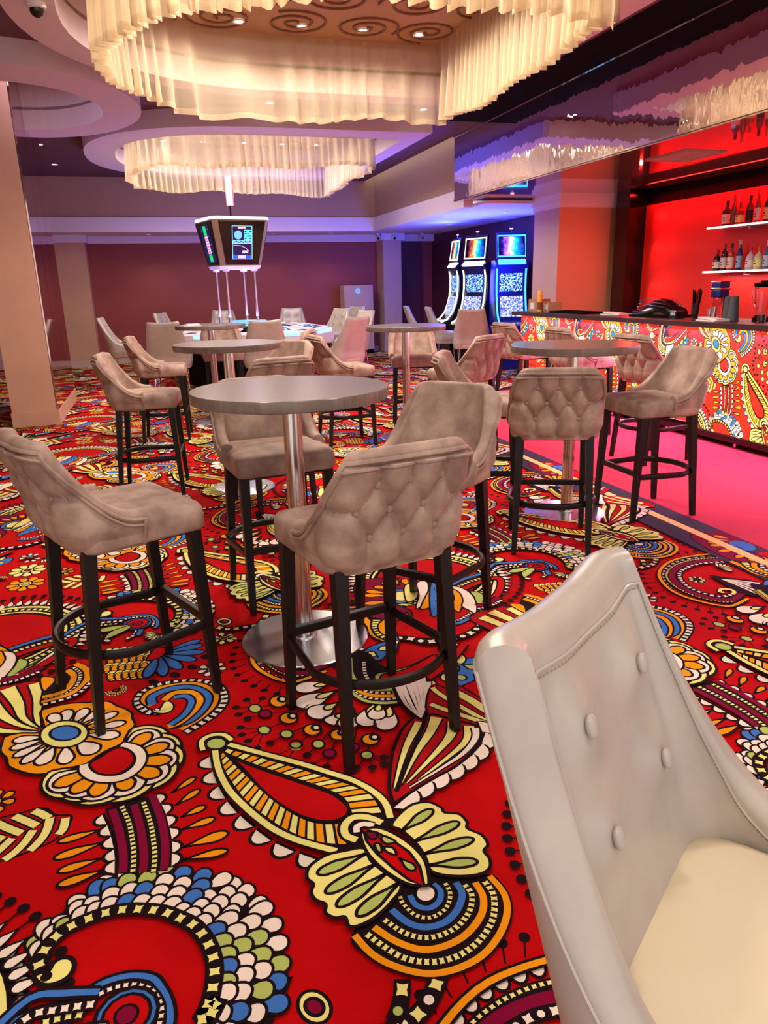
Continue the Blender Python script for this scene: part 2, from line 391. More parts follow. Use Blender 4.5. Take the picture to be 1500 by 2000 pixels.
def draw_pattern():
    rnd = random.Random(4)
    A = Q(0, 1480, 5); B = Q(0, 1700, 5); Cc = Q(300, 1700, 5); D = Q(0, 1280, 5); E = Q(380, 1430, 1500/350)
    F = Q(580, 1550, 1500/470); H = Q(720, 1280, 1500/280); K = Q(0, 1200, 2.5); M = Q(440, 1300, 5)
    N = Q(200, 1140, 5); O = Q(690, 1130, 5); R = Q(1200, 1040, 5, (-2.06, 0)); N2 = Q(200, 1140, 5, (0, -2.02)); Z = Q(0, 1140, 5)
    # --- large red roundel with toothed rim (its centre lies right of the paisley)
    c = floor_pt(-8, 1252); c = (c[0]+2.06, c[1]-2.02)
    disc(c, .385, 'k', 0, 40); scallops([(c[0]+.38*math.cos(t*math.pi/24), c[1]+.38*math.sin(t*math.pi/24)) for t in range(49)], .02, 'w', -1, 52, .008, 1.6)
    for rr, w_ in ((.352, .02), (.292, .012)): line([(c[0]+rr*math.cos(t*math.pi/24), c[1]+rr*math.sin(t*math.pi/24)) for t in range(49)], 'y', w_, 0, False)
    beads([(c[0]+.322*math.cos(t*math.pi/24), c[1]+.322*math.sin(t*math.pi/24)) for t in range(49)], .028, ['y'], .03, smooth=False)
    disc(c, .272, 'r', .012, 40)
    dots_spikes(c, .485, 0, 2*math.pi, 62, .0155, .37, .44, .032)
    for k in range(5):
        t = math.radians(-70-k*16)
        petal((c[0]+.05*math.cos(t), c[1]+.05*math.sin(t)), (c[0]+.25*math.cos(t), c[1]+.25*math.sin(t)), .06, 'o', .01)
    # --- crescent with maroon band and scalloped rim
    outer = [(1280, 655), (1150, 705), (1000, 700), (850, 665), (680, 610), (560, 540), (480, 450), (500, 370), (600, 300), (760, 260), (950, 240), (1120, 240)]
    out2 = [(1300, 660), (1150, 730), (1000, 722), (850, 690), (670, 635), (530, 560), (440, 450), (460, 360), (570, 285), (740, 245), (950, 222), (1130, 222)]
    P = R(out2)
    scallops(P, .021, 'w', -1, 27, .007, 1.5)
    q = resample(spl(P, False, 6), 28)
    cen = R([(900, 470)])[0]
    for x, y in q:
        dx, dy = x-cen[0], y-cen[1]; l = math.hypot(dx, dy)
        disc((x+dx/l*.085, y+dy/l*.085), .015, 'k', 0, 10)
        line([(x+dx/l*.03, y+dy/l*.03), (x+dx/l*.085, y+dy/l*.085)], 'k', .005, 0, False)
    line(P, 'o', .016, .007)
    beads(R([(1250, 640), (1150, 690), (1000, 685), (850, 650), (700, 600), (580, 530), (510, 450), (530, 380), (620, 320), (770, 280), (950, 262), (1120, 262)]), .014, ['y'], .018)
    line(R([(1240, 610), (1150, 670), (1000, 668), (850, 632), (720, 585), (610, 515), (560, 440), (590, 375), (670, 330), (800, 300), (950, 285), (1100, 280)]), 'm', .03, .006)
    beads(R([(1150, 620), (1050, 640), (930, 625), (800, 585), (700, 530), (640, 460), (640, 400), (700, 360), (800, 325), (920, 310), (1080, 300)]), .026, ['w'], .03, circ=1)
    line(R([(1150, 620), (1170, 595), (1120, 570), (1040, 570), (1030, 595), (1070, 600)]), 'y', .018, .007)
    # white striped bud
    fill(R([(920, 430), (1100, 455), (1300, 475), (1430, 510), (1480, 570), (1400, 635), (1300, 625), (1150, 570), (1030, 500)]), 'k', True, 0)
    for a, b in (((1420, 515), .02), ((1440, 545), .02), ((1440, 570), .02), ((1420, 595), .02), ((1390, 615), .016)):
        x, y = a; line(R([(1040, 470), ((1040+x)/2, (470+y)/2-4), (x, y)]), 'w', (.004, b), 0)
    # --- roundel with bird wing (right middle)
    wing = [(400, 600), (560, 610), (720, 640), (900, 615), (1100, 575), (1230, 490), (1275, 400), (1250, 320)]
    fill(O([(330, 560), (500, 300), (700, 280), (1000, 290), (1200, 350), (1240, 420), (1150, 520), (950, 590), (700, 600), (500, 590)]), 'r')
    fill(O([(20, 60), (250, 10), (480, 20), (500, 150), (420, 260), (560, 330), (560, 420), (420, 430), (250, 410), (120, 370), (40, 250)]), 'm')
    for bx, by, tx, ty in ((340, 180, 95, 182), (350, 160, 120, 140), (380, 120, 200, 92), (400, 90, 280, 55), (450, 80, 370, 20), (520, 90, 500, 20), (400, 240, 100, 262), (420, 290, 210, 350), (440, 330, 330, 400), (520, 350, 520, 430)):
        a, b = O([(bx, by), (tx, ty)]); petal(a, b, .045, 'o')
    ell(O, 450, 190, 130, 70, 'b'); ell(O, 470, 190, 90, 48, 'y')
    for pts, col in (([(500, 90), (620, 60), (640, 120), (620, 210), (520, 240)], 'y'), ([(620, 60), (720, 50), (730, 150), (660, 290), (610, 300), (640, 180)], 'w'), ([(660, 290), (730, 150), (760, 190), (760, 290), (660, 320)], 'o'),
                     ([(760, 60), (900, 100), (960, 150), (975, 220), (940, 280), (890, 330), (760, 380)], 'b')):
        fill(O(pts), col)
    for x, y in ((890, 130), (920, 175), (930, 225), (900, 265), (870, 210), (850, 150), (850, 290), (820, 240), (810, 120)): ell(O, x, y, 16, 10, 'w', .006, 8)
    fill(O([(880, 95), (940, 100), (1030, 150), (1070, 230), (1035, 350), (950, 280), (985, 220), (960, 150)]), 'o', True)
    fill(O([(930, 96), (1040, 105), (1140, 160), (1200, 250), (1200, 360), (1130, 330), (1060, 290), (1070, 230), (1030, 150)]), 'w', True)
    fill(O([(1140, 145), (1240, 160), (1290, 210), (1270, 260), (1205, 260), (1180, 200)]), 'g')
    for k in range(5): line(O([(1290-k*5, 210+k*12), (1370-k*8, 120+k*26), (1385-k*4, 55+k*26)]), 'w', (.012, .018), .006)
    line(O([(880, 455), (1010, 460), (1100, 425), (1190, 370)]), 'b', .02)
    beads(O([(880, 430), (990, 435), (1080, 400), (1160, 350)]), .018, ['w'])
    line(O([(960, 80), (1040, 40), (1150, 0), (1260, -30), (1340, -40)]), 'b', .022); beads(O([(1020, 100), (1120, 55), (1240, 20), (1330, 5)]), .026, ['y'], .022)
    line(O([(1080, 120), (1150, 85), (1240, 55), (1380, 10), (1440, 40), (1430, 130), (1380, 200), (1300, 250)]), 'r', .03)
    beads(O(wing), .04, ['w'], .045, circ=1)
    line(O([(1420, 200), (1330, 265), (1200, 290)]), 'm', .03); beads(O([(1450, 230), (1340, 290), (1210, 320)]), .02, ['w'])
    # orange arcs left of the roundel
    line(O([(100, 400), (170, 480), (200, 560), (320, 620)]), 'o', .03); beads(O([(230, 420), (220, 490), (270, 570), (360, 610)]), .045, ['y'], .022)
    line(O([(330, 430), (280, 480), (300, 540), (380, 590)]), 'o', .028)
    beads(O([(400, 450), (360, 480), (360, 530), (410, 570)]), .03, ['w'], .03, circ=1)
    # blue lobes with cream drops
    fill(O([(50, 790), (120, 720), (180, 680), (300, 640), (390, 585), (440, 600), (430, 720), (400, 740), (330, 770), (270, 820), (130, 820)]), 'b')
    fill(H([(880, -20), (1030, 30), (1130, 20), (1190, 100), (1150, 160), (1100, 200), (1110, 260), (1000, 310), (950, 350), (890, 385), (845, 370), (820, 250), (700, 200), (760, 60)]), 'b')
    for a, b, c_ in (((270, 690), (350, 730), 'y'), ((130, 750), (240, 790), 'y'), ((400, 640), (440, 660), 'y')):
        p, q_ = O([a, b]); petal(q_, p, .05, c_)
    for a, b, c_ in (((870, 200), (1020, 250), 'g'), ((980, 100), (1120, 130), 'g'), ((840, 330), (860, 350), 'g')):
        p, q_ = H([a, b]); petal(p, q_, .04, c_)
    for x, y, rx, ry in ((890, 140, 60, 50), (960, 40, 60, 50), (670, 300, 40, 38), (800, 230, 50, 40)): ell(H, x, y, rx, ry, 'y')
    # shell arcs and white petals below
    for (b, t, w) in (((1060, 185), (680, 250), .085), ((1090, 265), (690, 415), .10), ((1110, 380), (820, 520), .10), ((1160, 470), (1030, 600), .09), ((1250, 440), (1180, 640), .08)):
        p, q_ = M([b, t]); petal(p, q_, w, 'w'); m_ = (p[0]+(q_[0]-p[0])*.5, p[1]+(q_[1]-p[1])*.5); petal(p, m_, w*.35, 'y')
    for (b, t, w) in (((60, 520), (-40, 770), .09), ((230, 540), (165, 810), .085), ((120, 520), (70, 700), .07)):
        p, q_ = H([b, t]); petal(p, q_, w, 'w'); m_ = (p[0]+(q_[0]-p[0])*.5, p[1]+(q_[1]-p[1])*.5); petal(p, m_, w*.42, 'y')
    arc = lambda s, dx=0: H([(-190-dx, 60), (-170-dx, 220+s*.55), (-60-dx*.5, 330+s*.9), (120, 360+s), (300, 350+s)])
    fill(H([(-200, -20), (-215, 200), (-170, 400), (-40, 500), (140, 545), (330, 540), (400, 300), (100, 100), (0, 0)]), 'k', True, 0)
    line(arc(168, 50), 'g', .016, .005); beads(arc(128, 38), .02, ['w'], .022, out=0); line(arc(96, 26), 'o', .02, .004); beads(arc(62, 14), .02, ['w'], .022, out=0); line(arc(30, 4), 'g', .018, .004)
    beads(H([(-50, 90), (-30, 240), (60, 320), (250, 330)]), .02, ['w'], .02, out=0)
    fill(H([(60, 270), (90, 220), (250, 190), (450, 130), (690, 20), (700, 130), (560, 230), (400, 290), (250, 330), (120, 320)]), 'g')
    fill(H([(120, 270), (160, 225), (330, 190), (500, 120), (690, 20), (700, 70), (560, 170), (400, 240), (230, 295), (150, 295)]), 'r')
    beads(H([(580, 230), (660, 170), (760, 90), (860, 0), (940, -90)]), .035, ['w'], .018)
    line(H([(620, 265), (730, 190), (850, 90), (930, 0), (1000, -90)]), 'r', .03)
    # fan bud
    fill(H([(260, 350), (400, 300), (560, 240), (640, 300), (665, 400), (640, 520), (590, 640), (550, 720), (500, 690), (400, 600), (310, 500)]), 'k')
    for x, y, mx, my in ((300, 345, 390, 540), (350, 330, 440, 540), (410, 310, 480, 500), (455, 295, 520, 480), (510, 275, 560, 470), (560, 255, 600, 460), (620, 310, 630, 450)):
        line(H([(x, y), (mx, my), (550, 690)]), 'w', (.024, .003), 0)
    # banded stripes towards the right
    fill(H([(660, 350), (850, 390), (950, 350), (1200, 500), (1500, 640), (1500, 800), (1280, 790), (1000, 745), (620, 650)]), 'd')
    for a, w in (([(670, 370), (760, 450), (1270, 745), (1450, 800)], .02), ([(650, 545), (760, 590), (1000, 670), (1290, 770)], .022), ([(870, 400), (1060, 500), (1260, 630), (1450, 720)], .034)):
        line(H(a), 'y', w, .006)
    # striped leaf with scallops
    scallops(H([(1140, 760), (1190, 900), (1100, 1050), (950, 1170), (780, 1280), (600, 1380), (430, 1490), (300, 1600)]), .052, 'w', 1, 8, .0085, 1.0)
    fill(H([(480, 690), (560, 720), (640, 660), (740, 670), (900, 720), (1000, 740), (1080, 760), (1150, 820), (1165, 920), (1080, 1060), (900, 1210), (700, 1320), (500, 1440), (320, 1560), (270, 1590), (220, 1450), (230, 1200), (270, 1000), (350, 820)]), 'd', True, .012)
    for p, w, cc in (([(530, 740), (410, 960), (330, 1200), (270, 1440)], .03, 'y'), ([(710, 690), (640, 850), (490, 1080), (330, 1410)], .042, 'y'), ([(890, 740), (850, 890), (680, 1090), (400, 1380)], .042, 'y'),
                     ([(1050, 780), (1030, 920), (880, 1070), (520, 1350)], .036, 'y'), ([(1115, 800), (1115, 910), (1000, 1060), (800, 1200), (430, 1430)], .026, 'w'), ([(600, 700), (500, 950), (380, 1230), (290, 1470)], .004, 'k')):
        line(H(p), cc, (w, .004), .006)
    # --- berries
    sh = [((290, 420), 'g', [(210, 335), (360, 320), (105, 410), (130, 480)]), ((390, 490), 'm', [(220, 535)]), ((380, 630), 'g', [(150, 605), (160, 675), (225, 735), (310, 810)]), ((600, 690), 'g', [(440, 775)]),
          ((690, 790), 'g', [(490, 880), (610, 920)]), ((910, 790), 'g', [(800, 895)]), ((1020, 880), 'm', [(850, 990), (990, 1010)]), ((1250, 835), 'm', []), ((1385, 915), 'g', [(1285, 1040), (1440, 1035), (1555, 935), (1555, 1000)])]
    for c_, e in (((520, 370), (290, 420)), ((620, 535), (380, 630)), ((850, 650), (690, 790)), ((1110, 480), (600, 690)), ((760, 440), (390, 490)), ((1110, 560), (910, 790)), ((1110, 715), (1020, 880)), ((1290, 640), (1250, 835)), ((1420, 760), (1385, 915)), ((1480, 600), (1420, 760)), ((820, 400), (620, 535)), ((1000, 520), (850, 650))):
        line(M([c_, e]), 'k', .005, 0, False)
    for c_, col, ds in sh:
        stems(M([c_])[0], M(ds), .0155)
        ell(M, c_[0], c_[1], 62, 40, col, .008)
    for x, y in ((520, 370), (620, 535), (850, 650), (1110, 715), (1420, 760)):
        ell(M, x, y, 88, 55, 'o', .009); ell(M, x+40, y-22, 42, 26, 'w', .012)
    # --- orange and blue swirl
    beads(K([(790, 478), (720, 475), (672, 435), (690, 385), (770, 345), (870, 328), (970, 325), (1060, 345), (1095, 395), (1085, 445), (1030, 500), (900, 580)]), .034, ['w'], .03, .6)
    line(K([(740, 445), (705, 415), (750, 370), (860, 345), (970, 343), (1045, 385), (1040, 440), (980, 500), (880, 560)]), 'o', .026)
    line(K([(745, 440), (745, 400), (840, 362), (940, 358), (1010, 395), (1000, 450), (930, 515), (840, 545)]), 'b', .03)
    line(K([(800, 420), (850, 385), (930, 380), (975, 415), (950, 465), (880, 525), (820, 548)]), 'o', .028)
    line(K([(850, 405), (910, 400), (935, 430), (900, 490), (830, 540)]), 'b', .022)
    fill(K([(800, 430), (830, 425), (850, 445), (840, 470), (800, 485), (750, 480), (745, 465), (780, 460)]), 'y'); ell(K, 768, 466, 14, 7, 'w', .005, 8)
    # --- blue fan and fish scales
    for r_ in range(4):
        for k in range(6):
            x = 60+k*72+(r_ % 2)*36; y = 680+r_*75-k*6
            ell(N, x, y, 62, 48, 'y', .006, 12, -.5); ell(N, x-10, y+6, 40, 30, 'o', .005, 12, -.5)
    for t in ((960, 545), (985, 595), (1000, 665), (920, 750), (770, 835), (600, 910), (420, 930)):
        b_ = N([(560, 690)])[0]; petal(b_, N([t])[0], .05, 'b')
    fill(N([(430, 760), (470, 690), (520, 640), (600, 630), (640, 660), (560, 730)]), 'r')
    for x, y in ((500, 960), (710, 895), (880, 815), (1010, 715)): ell(N, x, y, 55, 25, 'k', 0)
    # --- ring with beaded tail
    beads(N([(1110, 440), (1240, 460), (1400, 440), (1560, 410), (1680, 370), (1780, 300), (1820, 240), (1830, 200)]), .036, ['y', 'w'], .04, circ=2)
    ell(N, 1190, 370, 75, 35, 'y'); ell(N, 1190, 370, 42, 18, 'm')
    # --- feathers, arcs (left middle)
    fill(D([(-300, 480), (-150, 380), (20, 330), (150, 310), (300, 280), (390, 290), (410, 400), (400, 560), (430, 720), (480, 770), (200, 800), (-40, 790), (-200, 700)]), 'd')
    for p, w in (([(350, 300), (380, 450), (365, 620), (395, 740)], .05), ([(80, 350), (180, 500), (230, 640), (380, 745)], .055), ([(-120, 430), (20, 600), (170, 700), (370, 760)], .05), ([(-260, 640), (-60, 750), (150, 775), (370, 775)], .04)):
        line(D(p), 'y', (w, .004), .008)
    fill(D([(400, 240), (520, 240), (700, 130), (840, 130), (880, 260), (760, 400), (600, 480), (400, 520), (410, 380)]), 'k', True, 0)
    fill(D([(400, 250), (520, 240), (545, 275), (480, 345), (425, 375)]), 'o')
    line(D([(660, 170), (730, 230), (680, 330), (580, 400), (420, 440)]), 'o', .026, .005); beads(D([(720, 140), (790, 210), (740, 340), (600, 425), (420, 465)]), .018, ['w'], .02)
    line(D([(740, 110), (840, 160), (860, 250), (780, 350), (640, 430), (410, 492)]), 'o', .026, .005); beads(D([(890, 290), (770, 400), (620, 460), (410, 515)]), .02, ['w'], .026)
    # --- crest : scales, beaded band, eye
    inner = B([(430, 1000), (385, 935), (470, 775), (615, 630), (810, 530), (1010, 455), (1225, 415), (1420, 415)])+Cc([(90, 435), (240, 490), (385, 560), (490, 670), (565, 810), (600, 965), (590, 1140), (545, 1340), (470, 1500)])+N2([(760, 370), (660, 450)])
    outer = B([(380, 800), (350, 760), (390, 610), (560, 470), (700, 350), (830, 250), (1000, 140), (1190, 20)])+Cc([(60, -40), (330, 30), (560, 60), (750, 110), (980, 240), (1140, 440), (1240, 680), (1270, 1000), (1190, 1340)])+N2([(1110, 310), (930, 460), (720, 560)])
    ia = resample(spl(inner, False, 4), 121); oa = resample(spl(outer, False, 4), 121)
    emit('k', [[ia[i], ia[i+1], oa[i+1], oa[i]] for i in range(120)])
    rows = 7
    for r_ in range(rows-1, -1, -1):
        v = (r_+.62)/(rows+.2)
        pos = 1.0+(r_ % 2)*2.0
        while pos < 119:
            i = int(pos); a, b = ia[i], oa[i]
            th = math.hypot(b[0]-a[0], b[1]-a[1])
            nr = max(2, round(th/.038))
            if r_ < nr:
                v = (r_+.75)/nr
                p = (a[0]+(b[0]-a[0])*v, a[1]+(b[1]-a[1])*v)
                dx, dy = (b[0]-a[0])/th, (b[1]-a[1])/th
                u = rnd.random(); col = 'w' if u < .62 else 'b' if u < .83 else 'g'
                s = th/nr*.66
                g = [(p[0]+dx*s*cx_-dy*.0245*cy_, p[1]+dy*s*cx_+dx*.0245*cy_) for cx_, cy_ in ((1, 0), (.85, .6), (.3, 1), (-.5, .85), (-1.25, .25), (-1.25, -.25), (-.5, -.85), (.3, -1), (.85, -.6))]
                fill(g, col, True, .007, 2)
            step = math.hypot(ia[min(i+1, 120)][0]-ia[i][0]+(oa[min(i+1, 120)][0]-oa[i][0]), ia[min(i+1, 120)][1]-ia[i][1]+(oa[min(i+1, 120)][1]-oa[i][1]))/2
            pos += .045/max(step, .004)
    beads(inner, .03, ['y'], .038, .5, .8, out=.006)
    fill(B([(480, 1020), (530, 940), (610, 890), (700, 895), (735, 960), (690, 1060), (600, 1125), (480, 1160), (385, 1140), (335, 1070), (420, 1030)]), 'y', True, .012)
    disc(B([(460, 1075)])[0], .013, 'k', 0)
    line(B([(770, 1290), (960, 1150), (1150, 1075), (1330, 1050), (1500, 1080)])+Cc([(90, 1190), (140, 1290), (165, 1400), (160, 1520), (110, 1650)]), 'b', .014)
    beads(B([(880, 1295), (1000, 1220), (1150, 1160), (1330, 1140), (1480, 1190)])+Cc([(70, 1320), (80, 1430), (50, 1560)]), .014, ['w'], .017)
    line(B([(-40, 1590), (170, 1490), (350, 1420), (550, 1370), (750, 1345), (890, 1360)]), 'b', .014); beads(B([(400, 1530), (560, 1485), (700, 1450), (830, 1440)]), .02, ['y'], .018)
    cc = N2([(345, 405)])[0]
    disc(cc, .066, 'b', .009); disc(cc, .05, 'r', .008); disc(cc, .024, 'm', .007)
    fill(N2([(-60, 480), (60, 440), (260, 420), (200, 450), (30, 490)]), 'g'); fill(N2([(20, 560), (80, 490), (250, 430), (270, 455), (90, 540)]), 'g')
    ell(N2, 50, 575, 40, 14, 'w'); ell(N2, -80, 500, 36, 14, 'w')
    beads(N2([(340, 470), (310, 520), (230, 560)]), .02, ['w'], .02); line(N2([(385, 465), (350, 520)]), 'b', .02)
    # left blue arm of the crest and white comb
    line(N2([(-420, 560), (-300, 480), (-100, 380), (60, 365), (220, 360)]), 'b', .016); beads(N2([(-420, 600), (-300, 520), (-100, 420), (40, 400), (210, 385)]), .022, ['w'], .026)
    # --- striped band with scallops and petals
    for b_, t_, w in (((1010, 695), (560, 825), .03), ((1035, 820), (525, 985), .034), ((1015, 975), (560, 1115), .032), ((1045, 1115), (560, 1275), .034)):
        p, q_ = A([b_, t_]); petal(p, q_, w, 'o')
    for b_, t_, w in (((840, 870), (955, 795), .026), ((860, 930), (975, 855), .028), ((885, 990), (1005, 935), .028), ((890, 1050), (1050, 995), .03), ((900, 1135), (1115, 1065), .04), ((892, 1212), (1115, 1165), .03)):
        p, q_ = K([b_, t_]); petal(p, q_, w, 'o')
    scallops(A([(1010, 545), (1080, 700), (1120, 850), (1140, 1000), (1140, 1160)]), .026, 'w', -1, 5, .01, 1.3)
    scallops(K([(745, 880), (790, 950), (815, 1030), (832, 1120), (830, 1250)]), .026, 'w', 1, 6, .01, 1.2)
    fill(A([(1030, 520), (1100, 700), (1150, 900), (1150, 1160), (1640, 1130), (1660, 900), (1600, 560), (1530, 380), (1250, 440)]), 'k', False, 0)
    for p in ([(1100, 530), (1160, 700), (1200, 900), (1210, 1050), (1200, 1145)], [(1310, 480), (1375, 700), (1405, 900), (1410, 1050), (1395, 1145)], [(1490, 390), (1570, 600), (1610, 800), (1620, 950), (1605, 1120)]): line(A(p), 'm', .022, 0)
    for p in ([(1190, 490), (1260, 650), (1300, 850), (1310, 1000), (1300, 1150)], [(1400, 450), (1470, 650), (1505, 850), (1515, 1000), (1500, 1150)]): beads(A(p), .016, ['y'], .0165, .62, .9, out=0)
    # --- chevron leaf
    fill(A([(-300, 700), (-150, 640), (0, 590), (200, 540), (430, 490), (540, 560), (700, 570), (640, 700), (540, 800), (400, 870), (200, 950), (0, 1010), (-200, 1030)]), 'd', True, .008)
    line(A([(-250, 960), (0, 830), (230, 730), (380, 650), (510, 575)]), 'k', .008, 0)
    for p in ([(140, 570), (260, 620), (360, 665)], [(330, 520), (400, 545), (480, 590)], [(-30, 640), (80, 690), (210, 740)], [(-200, 700), (-100, 760), (30, 800)]): line(A(p), 'y', .024, .006)
    for p in ([(490, 590), (460, 700), (400, 800), (290, 910)], [(325, 710), (240, 830), (140, 930), (40, 1000)], [(640, 590), (620, 690), (570, 750)], [(120, 790), (0, 900), (-100, 980)]): line(A(p), 'y', .024, .006)
    # --- flower on orange ground
    fill(D([(400, 590), (480, 545), (600, 515), (720, 495), (880, 490), (1060, 478), (1150, 525), (1215, 545), (1290, 590), (1295, 640), (1325, 710), (1265, 770), (1240, 840), (1180, 900), (1050, 960), (950, 1020), (850, 1090), (700, 1130), (600, 1165), (450, 1190), (320, 1195), (170, 1155), (85, 1110), (70, 1040), (10, 970), (25, 890), (55, 830), (200, 790), (430, 770)]), 'o', True, .01)
    for t_, w in (((850, 545), .05), ((660, 560), .05), ((510, 600), .05), ((1010, 555), .045), ((1155, 585), .045), ((1235, 685), .045), ((1175, 815), .055), ((945, 985), .07), ((650, 1095), .055), ((385, 1110), .06), ((215, 1095), .045), ((135, 1030), .042), ((105, 950), .042), ((130, 870), .045)):
        cx_, cy_ = 640, 800; dx, dy = t_[0]-cx_, t_[1]-cy_
        b_ = (cx_+dx*.35, cy_+dy*.35); p, q_ = D([b_, t_]); petal(p, q_, w, 'w', .009, .7)
    ell(D, 632, 805, 240, 132, 'y', .01, 24, -.1); ell(D, 640, 795, 148, 72, 'b', .01, 20, -.08)
    # --- shell flower
    cs = (222, 1496); oc = [(284, 1444), (318, 1464), (322, 1492), (300, 1520), (246, 1542), (192, 1556), (152, 1552), (118, 1540)]
    tips = []
    for x, y in oc:
        dx, dy = x-cs[0], y-cs[1]; l = math.hypot(dx, dy); tips.append(((x+dx/l*14, y+dy/l*10), (cs[0]+dx*.25, cs[1]+dy*.25), (x+dx/l*26, y+dy/l*19), (x+dx/l*38, y+dy/l*28)))
    for o_, b_, w_, y_ in tips: petal(floor_pt(*b_), floor_pt(*y_), .165, 'y', .011, .72)
    for o_, b_, w_, y_ in tips: petal(floor_pt(*b_), floor_pt(*w_), .118, 'w', .010, .7)
    for o_, b_, w_, y_ in tips: petal(floor_pt(*b_), floor_pt(*o_), .062, 'o', .010, .72)
    line(D([(1190, 915), (1330, 950), (1385, 1030), (1350, 1130), (1230, 1220), (1080, 1250), (930, 1230), (840, 1170), (835, 1105)]), 'w', .03)
    fill(D([(890, 1090), (1000, 1030), (1070, 980), (1170, 940), (1270, 970), (1320, 1040), (1290, 1110), (1200, 1180), (1100, 1210), (980, 1200), (900, 1150)]), 'r', True, .01)
    # --- paisley
    scallops(E([(140, 190), (170, 340), (240, 500), (340, 640), (470, 760), (620, 880), (790, 970), (1000, 1050), (1080, 1080)]), .034, 'w', -1, 8, .01, 1.35)
    lo_out = [(215, 230), (245, 350), (330, 500), (440, 640), (590, 760), (745, 865), (900, 935), (1050, 985), (1290, 1005)]
    lo_in = [(240, 200), (300, 260), (430, 380), (600, 540), (750, 660), (900, 750), (1050, 795), (1240, 790)]
    up_out = [(270, 170), (600, 258), (900, 345), (1150, 425), (1400, 505), (1510, 570), (1600, 720)]
    up_in = [(250, 200), (450, 290), (700, 380), (900, 450), (1100, 520), (1240, 600), (1300, 740)]
    fill(E([(150, 190), (170, 350), (260, 520), (400, 680), (560, 800), (760, 910), (950, 990), (1200, 1060), (1420, 1000), (1640, 800), (1600, 620), (1450, 480), (1250, 400), (900, 290), (600, 200), (270, 110)]), 'k', True, .008)
    ladder(E(lo_in), E(lo_out), 21, ['o', 'y']); ladder(E(up_in), E(up_out), 19, ['y', 'o'])
    fill(E([(300, 240), (450, 310), (700, 400), (900, 470), (1150, 560), (1260, 640), (1290, 700), (1240, 760), (1100, 790), (900, 745), (700, 630), (550, 500), (400, 330)]), 'r', True, .009)
    line(E([(175, 190), (205, 350), (290, 520), (420, 660), (560, 780), (700, 875), (900, 960), (1190, 1040)]), 'y', .02, .007)
    line(E([(290, 140), (600, 225), (900, 305), (1150, 385), (1330, 445), (1500, 540), (1600, 640), (1640, 760)]), 'y', .02, .007)
    line(E([(75, 190), (65, 110), (150, 62), (250, 60), (315, 105)]), 'y', .017); ell(E, 185, 135, 88, 48, 'g', .01, 20, -.1)
    line(F([(530, 215), (440, 180), (350, 182), (298, 235), (310, 295), (375, 322)]), 'y', .022, .009)
    line(F([(480, 232), (420, 222), (375, 240), (375, 275)]), 'w', .018, .006)
    # --- concentric arcs under the eye
    arcs = [([(1200, 530), (1290, 640), (1310, 760), (1260, 900), (1150, 1030), (980, 1115), (800, 1140), (600, 1090), (460, 1010), (360, 900)], 'o', .017), ([(1110, 570), (1160, 660), (1150, 770), (1060, 890), (930, 965), (780, 990), (620, 940), (480, 850)], 'o', .018),
            ([(990, 570), (1030, 640), (1000, 740), (920, 820), (800, 850), (690, 820), (590, 740)], 'b', .018), ([(850, 580), (895, 625), (885, 690), (820, 732), (740, 710), (705, 650)], 'b', .015)]
    fill(F([(1200, 520), (1310, 640), (1335, 770), (1280, 920), (1160, 1055), (980, 1145), (800, 1165), (590, 1115), (440, 1030), (340, 900), (600, 600), (900, 500)]), 'k', True, 0)
    for p, col, w in arcs: line(F(p), col, w, .005)
    beads(F([(1165, 560), (1225, 650), (1220, 800), (1130, 940), (990, 1035), (820, 1068), (640, 1030), (430, 890)]), .019, ['y'], .017, .68, .9, out=0)
    beads(F([(1040, 580), (1090, 650), (1070, 760), (980, 860), (830, 915), (680, 890), (540, 800)]), .018, ['y'], .0155, .64, .85, out=0)
    beads(F([(920, 570), (955, 640), (930, 730), (840, 788), (740, 775), (660, 700), (640, 650)]), .014, ['y'], .0145, .6, .85, out=0)
    ell(F, 803, 640, 66, 55, 'w', .009)
    beads(F([(655, 1175), (655, 1260), (635, 1360), (600, 1440)]), .03, ['y', 'g'], .036, .6, .85, circ=2)
    # --- wings and lens
    fill(F([(590, 230), (640, 160), (720, 100), (820, 85), (900, 120), (920, 150), (1010, 160), (1060, 210), (1062, 250), (1150, 290), (1190, 350), (1165, 392), (1200, 440), (1200, 500), (1130, 540), (980, 550), (840, 520), (800, 430), (740, 340), (650, 260)]), 'y', True, .01)
    for b_, t_ in (((650, 268), (845, 132)), ((725, 335), (1010, 212)), ((790, 412), (1100, 315)), ((820, 482), (1125, 458))): p, q_ = F([b_, t_]); petal(p, q_, .034, 'g', .009, .6)
    fill(F([(420, 375), (300, 390), (180, 420), (80, 490), (65, 560), (105, 600), (90, 650), (120, 700), (180, 725), (180, 780), (240, 812), (300, 805), (325, 862), (390, 860), (500, 800), (600, 700), (650, 610), (540, 520), (460, 450)]), 'y', True, .01)
    for b_, t_ in (((430, 410), (130, 535)), ((490, 475), (180, 655)), ((555, 535), (250, 740)), ((640, 590), (375, 800))): p, q_ = F([b_, t_]); petal(p, q_, .036, 'g', .009, .6)
    fill(F([(405, 270), (500, 245), (620, 290), (730, 370), (800, 460), (825, 590), (790, 610), (690, 600), (560, 525), (455, 425), (410, 340)]), 'y', True, .01)
    fill(F([(408, 250), (500, 278), (600, 330), (700, 400), (765, 490), (795, 615), (700, 575), (600, 500), (500, 410), (435, 330)]), 'r', False, .009)
    fill(F([(430, 275), (495, 280), (500, 310), (460, 320)]), 'm'); fill(F([(545, 300), (615, 335), (560, 350), (525, 320)]), 'g'); fill(F([(485, 350), (520, 350), (530, 400), (500, 395)]), 'g')
